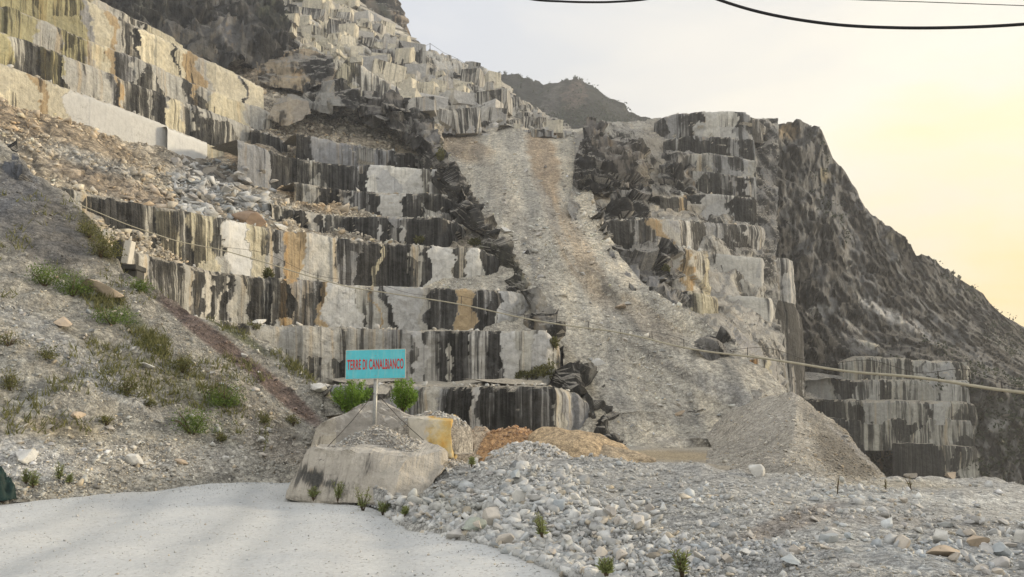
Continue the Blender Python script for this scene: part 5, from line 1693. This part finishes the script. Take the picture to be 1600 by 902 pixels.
cable([(900, -110, 10), (1000, -48, 9.8), (1115, -3, 9.6), (1200, 22, 9.4), (1300, 38, 9.2), (1400, 43.5, 9), (1500, 43, 8.8), (1600, 38, 8.6), (1700, 28, 8.4), (1850, -5, 8)], 0.021, 'thick black cable sagging lowest across the upper sky')
cable([(700, -40, 10), (780, -14, 10), (830, -1, 10), (880, 2.5, 10), (920, 3.6, 10), (960, 3, 10), (1010, -1, 10), (1060, -12, 10), (1120, -34, 10)], 0.016, 'black cable whose sag just dips into the top of the sky')
cable([(1000, -30, 12), (1200, -10, 12), (1320, -1, 12), (1450, 3.5, 12), (1600, 9, 12), (1850, 18, 12)], 0.007, 'thin wire above the thick sagging cable')

# =================================================================== SMALL THINGS
# slab hut on the left step
M['dark_box'] = plain('dark_weathered_stone', (0.07, 0.068, 0.062), 0.8, 0, 3, 0.3, .3)
M['slab_white'] = plain('white_slab', (0.60, 0.57, 0.50), 0.7, 0, 4, 0.1, .2)
q = drop(215, 447)
Yq = 26.5
root = bpy.data.objects.new('stone_hut', None)
COL.objects.link(root)
root.location = V(206, 447, Yq)
tag(root, 'small dark stone shelter with a white slab standing on it, on the hillside shoulder', 'shelter')
sc_ = Yq / F
def hb(name, u0, v0, u1, v1, dep, dy, mat, rot=None):
    c = V((u0 + u1) / 2, (v0 + v1) / 2, Yq + dy) - root.location
    return box(name, c, (abs(u1 - u0) * sc_, dep, abs(v1 - v0) * sc_), mat, root, rot, 0.02)
hb('roof_slab', 192, 416, 221, 424, 0.8, 0, M['dark_box'])
hb('wall', 194, 424, 219, 452, 0.6, 0.05, M['dark_box'])
hb('window', 200, 434, 206, 441, 0.05, -0.28, plain('pale_cyan_metal', (0.30, 0.42, 0.42), 0.5))
hb('standing_slab', 195, 376, 206, 414, 0.35, 0, M['slab_white'], (0, math.radians(6), 0))
hb('back_slab', 180, 376, 195, 416, 0.35, 0.25, M['dark_box'], (0, math.radians(-4), 0))

# crumpled sheet at the road bend
c = V(-6, 758, 14.2)
xs = np.linspace(-1, 1, 40)
X, Yy = np.meshgrid(xs, xs)
rr_ = np.hypot(X, Yy)
z = 0.48 * np.clip(1 - rr_ ** 2, 0, 1) ** .6 + 0.26 * fbm(np.stack([X, Yy, 0 * X], -1), 3.0, 4, 9) * (rr_ < 1)
Pt = np.stack([c.x + X * 0.36, c.y + Yy * 0.3, c.z + z - .25], -1)
me = np_mesh('plastic_sheet', Pt.reshape(-1, 3), grid_faces(40, 40))
M['tarp'] = plain('dark_green_plastic', (0.008, 0.026, 0.022), 0.6, 0, 12, 0.3, .5)
tag(link('plastic_sheet', me, M['tarp'], smooth=True), 'crumpled dark green plastic sheet in the white rubble at the road bend', 'plastic sheet')

# fence on the upper ridge
root = bpy.data.objects.new('wire_fence', None)
COL.objects.link(root)
root.location = V(672, 84, 205)
tag(root, 'thin wire fence on posts along the upper skyline ridge', 'fence')
tops = []
for u, v0, v1, Y in ((652, 82, 74, 208), (672, 88, 68, 204), (715, 108, 92, 198), (745, 120, 105, 194)):
    a, b = V(u, v0, Y) - root.location, V(u, v1, Y) - root.location
    tube('post', [a - Vector((0, 0, 2)), b], 0.10, M['wire'], root, 6)
    tops.append(b)
for a, b in zip(tops[:-1], tops[1:]):
    tube('wire', [a, (a + b) / 2 - Vector((0, 0, .5)), b], 0.045, M['wire'], root, 4)

# =================================================================== PLANTS
def leaves(n, rx, rz, size, rr, droop=0.0, clumps=9, up=0.5):
    """leaf faces gathered in clumps through an uneven crown"""
    cc = rr.normal(size=(clumps, 3)); cc /= np.linalg.norm(cc, axis=1, keepdims=True)
    cc *= rr.uniform(0.2, 0.85, (clumps, 1)) * [rx, rx * .8, rz]
    cc[:, 2] = np.abs(cc[:, 2]) * 1.0 + rz * .12
    k = rr.integers(0, clumps, n)
    p = cc[k] + rr.normal(size=(n, 3)) * [rx * .22, rx * .2, rz * .2]
    p[:, 2] = np.abs(p[:, 2])
    d = rr.normal(size=(n, 3)); d[:, 2] += up * 2; d /= np.linalg.norm(d, axis=1, keepdims=True)
    s = np.cross(d, rr.normal(size=(n, 3))); s /= np.linalg.norm(s, axis=1, keepdims=True)
    L_ = size * rr.uniform(.6, 1.4, (n, 1))
    a, b, c2, e = p, p + d * L_ * .5 + s * L_ * .17, p + d * L_, p + d * L_ * .5 - s * L_ * .17
    v = np.stack([a, b, c2, e], 1).reshape(-1, 3)
    f = np.arange(n * 4).reshape(n, 4)
    return v, f


def bush(name, u, v, wpx, hpx, label, mat='leaf', cat='bush', n=700, leaf=None, stems=5, group=None, tall=False, seed=0):
    loc = drop(u, v)
    if loc is None:
        return
    dist_ = (loc - Vector((0, 0, CAM_Z))).length
    w, h = wpx * dist_ / F, hpx * dist_ / F
    rr = np.random.default_rng(seed + 900)
    root = bpy.data.objects.new(name, None)
    COL.objects.link(root)
    root.location = loc
    tag(root, label, cat, group)
    lf = leaf or max(0.05, 2.6 * dist_ / F * 1.3)
    if tall:
        vs, fs, base_ = [], [], 0
        for k in range(stems):
            tipx = np.array([rr.uniform(-w / 2, w / 2), rr.uniform(-w / 3, w / 3), h * rr.uniform(.6, 1)])
            m = n // stems
            t = rr.uniform(.12, 1, m)
            p = tipx[None] * t[:, None] * [1, 1, 1] 
            d = rr.normal(size=(m, 3)); d[:, 2] = np.abs(d[:, 2]) * .8 + .3; d /= np.linalg.norm(d, axis=1, keepdims=True)
            s = np.cross(d, rr.normal(size=(m, 3))); s /= np.linalg.norm(s, axis=1, keepdims=True)
            L_ = lf * rr.uniform(.7, 1.5, (m, 1)) * (1.15 - .6 * t[:, None])
            vs.append(np.stack([p, p + d * L_ * .5 + s * L_ * .09, p + d * L_, p + d * L_ * .5 - s * L_ * .09], 1).reshape(-1, 3))
            tube('stem', [Vector((0, 0, -.05)), Vector((tipx * .5 + [0, 0, h * .04]).tolist()), Vector(tipx.tolist())], [0.009, 0.006, 0.003], M['wood'], root, 5)
        v_ = np.concatenate(vs)
        f_ = np.arange(len(v_)).reshape(-1, 4)
    else:
        v_, f_ = leaves(n, w / 2, h * .8, lf, rr, clumps=max(7, int(n / 60)))
        for k in range(stems):
            e = Vector((rr.uniform(-w / 3, w / 3), rr.uniform(-w / 4, w / 4), h * rr.uniform(.4, .75)))
            tube('stem', [Vector((0, 0, -.08)), e * .5 + Vector((0, 0, h * .06)), e], [0.02 * w + .004, 0.013 * w + .003, 0.004], M['wood'], root, 5)
    me = np_mesh('foliage', v_, f_)
    link('foliage', me, M[mat], root)
    return root


bl = [
    (350, 636, 62, 40, 'dense olive-green bush on the hillside, next above the larger loose bush', 'leaf', 1500),
    (300, 678, 80, 42, 'wide loose green bush low on the hillside, largest there', 'leaf', 1700),
    (196, 617, 50, 30, 'thin greyish green bush in the middle of the hillside', 'leaf_dry', 700),
    (158, 402, 58, 42, 'brownish olive bush at the top of the hillside beside the dark shelter', 'leaf_dry', 1200),
    (140, 372, 40, 26, 'small brown bush above the brownish olive bush', 'leaf_dry', 600),
    (68, 446, 66, 34, 'bright green low bush on the grey hillside under the dark rubble', 'leaf', 1100),
    (112, 462, 56, 34, 'green bush between the bright low bush and the streaked tan boulder', 'leaf', 900),
    (178, 508, 70, 26, 'low grassy bush below the streaked tan boulder', 'leaf', 900),
    (216, 456, 46, 22, 'small green bush at the foot of the dark shelter', 'leaf', 600),
    (75, 562, 40, 20, 'small dark tuft under a ledge on the grey hillside', 'leaf_dry', 400),
    (285, 580, 46, 30, 'olive bush beside the reddish rubble band', 'leaf_dry', 700),
    (345, 690, 26, 16, 'small yellowish bush beside the wide loose bush', 'leaf_dry', 300),
    (412, 662, 26, 20, 'yellow-green bush at the lower end of the reddish band', 'leaf_dry', 350),
    (457, 664, 30, 16, 'low green bush near the peaked sign boulder', 'leaf_dry', 350),
    (165, 664, 34, 14, 'grey-green low bush above the tan patch', 'leaf_dry', 300),
    (232, 636, 22, 12, 'small dark weed between the two middle hillside bushes', 'leaf_dry', 200),
    (15, 610, 34, 34, 'dark bush at the picture edge on the hillside', 'leaf_dry', 500),
    (395, 515, 24, 14, 'olive bush under the streaked steps on the hillside edge', 'leaf_dry', 300),
    (15, 540, 44, 22, 'sparse bush on the grey slope at the picture edge', 'leaf_dry', 300),
]
for i, (u, v, w, h, lab, mt, n) in enumerate(bl):
    bush('bush', u, v, w, h, lab, mt, n=n, seed=i)


def shrub_at(u, v, Y, wpx, hpx, label, n, seed):
    loc = V(u, v, Y)
    w, h = wpx * Y / F, hpx * Y / F
    rr = np.random.default_rng(seed)
    root = bpy.data.objects.new('shrub', None)
    COL.objects.link(root)
    root.location = loc
    tag(root, label, 'shrub')
    v_, f_ = [], []
    cl = 26
    vs = []
    for k in range(cl):
        tip = np.array([rr.uniform(-w / 2, w / 2), rr.uniform(-w / 2.6, w / 2.6), h * rr.uniform(.55, 1)])
        tip[2] *= 1 - .5 * (abs(tip[0]) / (w / 2)) ** 2
        m = n // cl
        t = rr.uniform(.15, 1, m)
        p = tip * t[:, None] + rr.normal(size=(m, 3)) * .045 * w
        d = rr.normal(size=(m, 3)) + tip / np.linalg.norm(tip) * .9; d /= np.linalg.norm(d, axis=1, keepdims=True)
        s = np.cross(d, rr.normal(size=(m, 3))); s /= np.linalg.norm(s, axis=1, keepdims=True)
        L_ = .11 * rr.uniform(.6, 1.3, (m, 1))
        vs.append(np.stack([p, p + d * L_ * .5 + s * L_ * .14, p + d * L_, p + d * L_ * .5 - s * L_ * .14], 1).reshape(-1, 3))
        if k < 12:
            tube('stem', [Vector((0, 0, -.1)), Vector((tip * .5).tolist()), Vector(tip.tolist())], [0.016, 0.010, 0.004], M['wood'], root, 5)
    v_ = np.concatenate(vs)
    link('foliage', np_mesh('foliage', v_, np.arange(len(v_)).reshape(-1, 4)), M['leaf_fresh'], root)


M['leaf_fresh'] = leaf_material('leaf_fresh', (0.09, 0.17, 0.02), (0.24, 0.36, 0.06))
shrub_at(548, 645, 22.8, 62, 58, 'bright green feathery shrub behind the sign, the wider of the two', 4200, 1)
shrub_at(630, 640, 23.2, 42, 52, 'bright green feathery shrub behind the sign, the narrower of the two', 2800, 2)

pl = [(490, 779, 22, 16, 'bright green weed at the foot of the flat boulder by its dark stain'), (528, 782, 20, 28, 'tall weed in the middle of the flat boulder foot'), (567, 798, 30, 36, 'largest weed at the right end of the flat boulder foot, on the road edge'),
      (598, 803, 20, 17, 'low weed beside the largest weed on the road edge'), (632, 806, 14, 12, 'small weed on the heap edge nearest the flat boulder'), (737, 728, 10, 14, 'small weed on the gravel slope behind the heap'), (848, 840, 24, 36, 'green weed growing out of the middle of the foreground heap'),
      (948, 900, 20, 24, 'weed at the bottom of the heap beside the road'), (1066, 900, 30, 38, 'leafy weed at the bottom of the heap under the tall block-shaped boulder'), (40, 756, 18, 20, 'sparse weed next to the dark green sheet'), (92, 752, 12, 26, 'single upright weed stalk at the road bend'),
      (51, 762, 12, 24, 'thin weed stalk beside the sparse weed at the bend'), (108, 756, 6, 14, 'tiny weed at the edge of the road')]
M['weed'] = leaf_material('weed_leaf', (0.13, 0.16, 0.05), (0.32, 0.35, 0.15))
for i, (u, v, w, h, lab) in enumerate(pl):
    bush('weed', u, v, w, h, lab, 'weed', 'weed', n=300, leaf=0.075, stems=9 if w > 20 else 6, tall=True, seed=50 + i)
fl_ = [(850, 588, 46, 22, 'green bush at the foot of the last step above the black face'), (824, 592, 30, 12, 'low green bush on the ledge above the black face'), (745, 384, 26, 12, 'green bush on the dark flank of the steps'), (689, 252, 14, 22, 'dark green bush hanging high on the flank'),
       (865, 545, 14, 14, 'small dark bush at the corner of a step by the chute'), (1042, 424, 10, 10, 'dark bush in the crags beyond the chute'), (415, 435, 16, 14, 'small olive bush hanging over a streaked step'), (655, 378, 18, 8, 'small green tuft on the rocks above a black step')]
for i, (u, v, w, h, lab) in enumerate(fl_):
    bush('bush', u, v, w, h, lab, 'leaf_dry', n=420, seed=80 + i, leaf=0.42)
# dry twigs on the berm
for i, (u, v, w, h, lab) in enumerate([(1308, 772, 14, 26, 'dry twig sticking out of the heap crest before the spoil ridge'), (1384, 765, 8, 14, 'short dry twig on the berm crest'), (1424, 766, 14, 22, 'dry branching twig on the berm beside the small pale rock')]):
    bush('dry_twig', u, v, w, h, lab, 'leaf_dry', 'twig', n=24, leaf=0.06, stems=4, tall=True, seed=120 + i)

# trees on the far skylines
tr = [(780, 121, 6, 10), (789, 121, 8, 13), (800, 122, 6, 9), (812, 124, 8, 10), (824, 128, 10, 11), (830, 131, 7, 9), (858, 137, 5, 8), (884, 129, 8, 8), (900, 125, 12, 10), (908, 127, 8, 7), (950, 157, 8, 8), (960, 162, 6, 6), (945, 155, 5, 7), (842, 137, 5, 5)]
for i, (u, v, w, h) in enumerate(tr):
    Y = 418
    loc = V(u, v + 3, Y)
    ww, hh = w * Y / F, (h + 3) * Y / F
    root = bpy.data.objects.new('small_tree', None)
    COL.objects.link(root)
    root.location = loc
    tag(root, 'small dark tree standing on the ridge of the distant hill', 'tree', 'trees on the distant hill ridge')
    rr = np.random.default_rng(700 + i)
    v_, f_ = leaves(260, ww / 2, hh * .7, 0.85, rr, clumps=7)
    v_[:, 2] += hh * .15
    link('crown', np_mesh('crown', v_, f_), M['leaf_dark'], root)
    tube('trunk', [Vector((0, 0, -1)), Vector((0.1, 0, hh * .35)), Vector((0, 0, hh * .7))], [.22, .16, .06], M['wood'], root, 6)
for i, (u, v, w, h) in enumerate([(1462, 414, 4, 10), (1490, 430, 5, 8), (1500, 437, 4, 7)]):
    Y = 203
    root = bpy.data.objects.new('small_tree', None)
    COL.objects.link(root)
    root.location = V(u, v + 4, Y)
    tag(root, 'tiny thin tree standing on the descending ridge of the near mountain', 'tree', 'trees on the near mountain ridge')
    rr = np.random.default_rng(760 + i)
    ww, hh = w * Y / F, (h + 4) * Y / F
    v_, f_ = leaves(90, ww / 2, hh * .5, 0.5, rr, clumps=4)
    v_[:, 2] += hh * .45
    link('crown', np_mesh('crown', v_, f_), M['leaf_dark'], root)
    tube('trunk', [Vector((0, 0, -1)), Vector((0.1, 0, hh * .5)), Vector((0, 0, hh * .9))], [.12, .09, .04], M['wood'], root, 6)

# scrub on the far hill and the mountain: countless, one object
def scrub(name, P, n, size, mat, dens, seed, label=None):
    rr = np.random.default_rng(seed)
    c = sample(P, n, rr, dens)
    m = 14
    p = np.repeat(c, m, 0) + rr.normal(size=(len(c) * m, 3)) * size * [1, 1, .7] * .5
    d = rr.normal(size=p.shape); d /= np.linalg.norm(d, axis=1, keepdims=True)
    s = np.cross(d, rr.normal(size=p.shape)); s /= np.linalg.norm(s, axis=1, keepdims=True)
    L_ = size * rr.uniform(.3, .7, (len(p), 1))
    v_ = np.stack([p, p + d * L_ * .5 + s * L_ * .3, p + d * L_, p + d * L_ * .5 - s * L_ * .3], 1).reshape(-1, 3)
    return tag(link(name, np_mesh(name, v_, np.arange(len(v_)).reshape(-1, 4)), mat), kind='stuff')


scrub('undergrowth', SURF['hill'], 2600, 3.0, M['leaf_dark'], lambda u, v, q: np.clip(-.15 + 1.6 * fbm(q, 0.02, 4, 5), 0.03, 1) * (v < 215), 5)
scrub('undergrowth', MR, 9000, 1.3, M['leaf_dark'], lambda u, v, q: np.clip(-.2 + 1.5 * fbm(q, 0.04, 4, 6), 0, 1) * (u > 1225) * (u < 1640), 6)


# grass on the near slope
M['grass'] = leaf_material('grass_green', (0.085, 0.095, 0.03), (0.23, 0.22, 0.09))
rr = np.random.default_rng(77)
def gd_(u, v, q):
    a = np.exp(-(((v - 478) - (u - 165) * .70) / 20) ** 2) * (u > 20) * (u < 260)
    b = np.exp(-(((v - 505) - (u - 350) * .62) / 9) ** 2) * (u > 245) * (u < 500)
    c = np.exp(-(((v - 590) - (u - 300) * .80) / 16) ** 2) * (u > 200) * (u < 420) * .5
    d = 0.10 * (fbm(q, 0.5, 3, 3) > 0.1) * (v < 680)
    return np.clip((a + b + c) * np.clip(.4 + 1.2 * fbm(q, 0.9, 3, 8), 0, 1) + d, 0, 1)
gp = sample(NEAR[:int(NEAR.shape[0] * .86)], 56000, rr, gd_)
m = 3
p = np.repeat(gp, m, 0) + rr.normal(size=(len(gp) * m, 3)) * [.05, .05, 0]
d = rr.normal(size=p.shape) * [.5, .5, .2] + [0, 0, 1]; d /= np.linalg.norm(d, axis=1, keepdims=True)
s = np.cross(d, rr.normal(size=p.shape)); s /= np.linalg.norm(s, axis=1, keepdims=True)
L_ = rr.uniform(.10, .34, (len(p), 1))
v_ = np.stack([p - s * .018, p + s * .018, p + d * L_], 1).reshape(-1, 3)
tag(link('grass', np_mesh('grass', v_, np.arange(len(v_)).reshape(-1, 3)), M['grass']), kind='stuff')
print('grass', len(gp))

# =================================================================== HAZE
HAZE = 0.00055
if HAZE:
    b = box('haze', (0, 0, 70), (1320, 1320, 360), None, None, None, 0)
    m = bpy.data.materials.new('haze')
    m.use_nodes = True
    nt = m.node_tree
    nt.nodes.clear()
    pv = nt.nodes.new('ShaderNodeVolumePrincipled')
    pv.inputs['Color'].default_value = (0.90, 0.92, 0.95, 1)
    pv.inputs['Density'].default_value = HAZE
    pv.inputs['Anisotropy'].default_value = 0.35
    out = nt.nodes.new('ShaderNodeOutputMaterial')
    nt.links.new(pv.outputs[0], out.inputs['Volume'])
    b.data.materials.clear()
    b.data.materials.append(m)
    tag(b, kind='stuff')
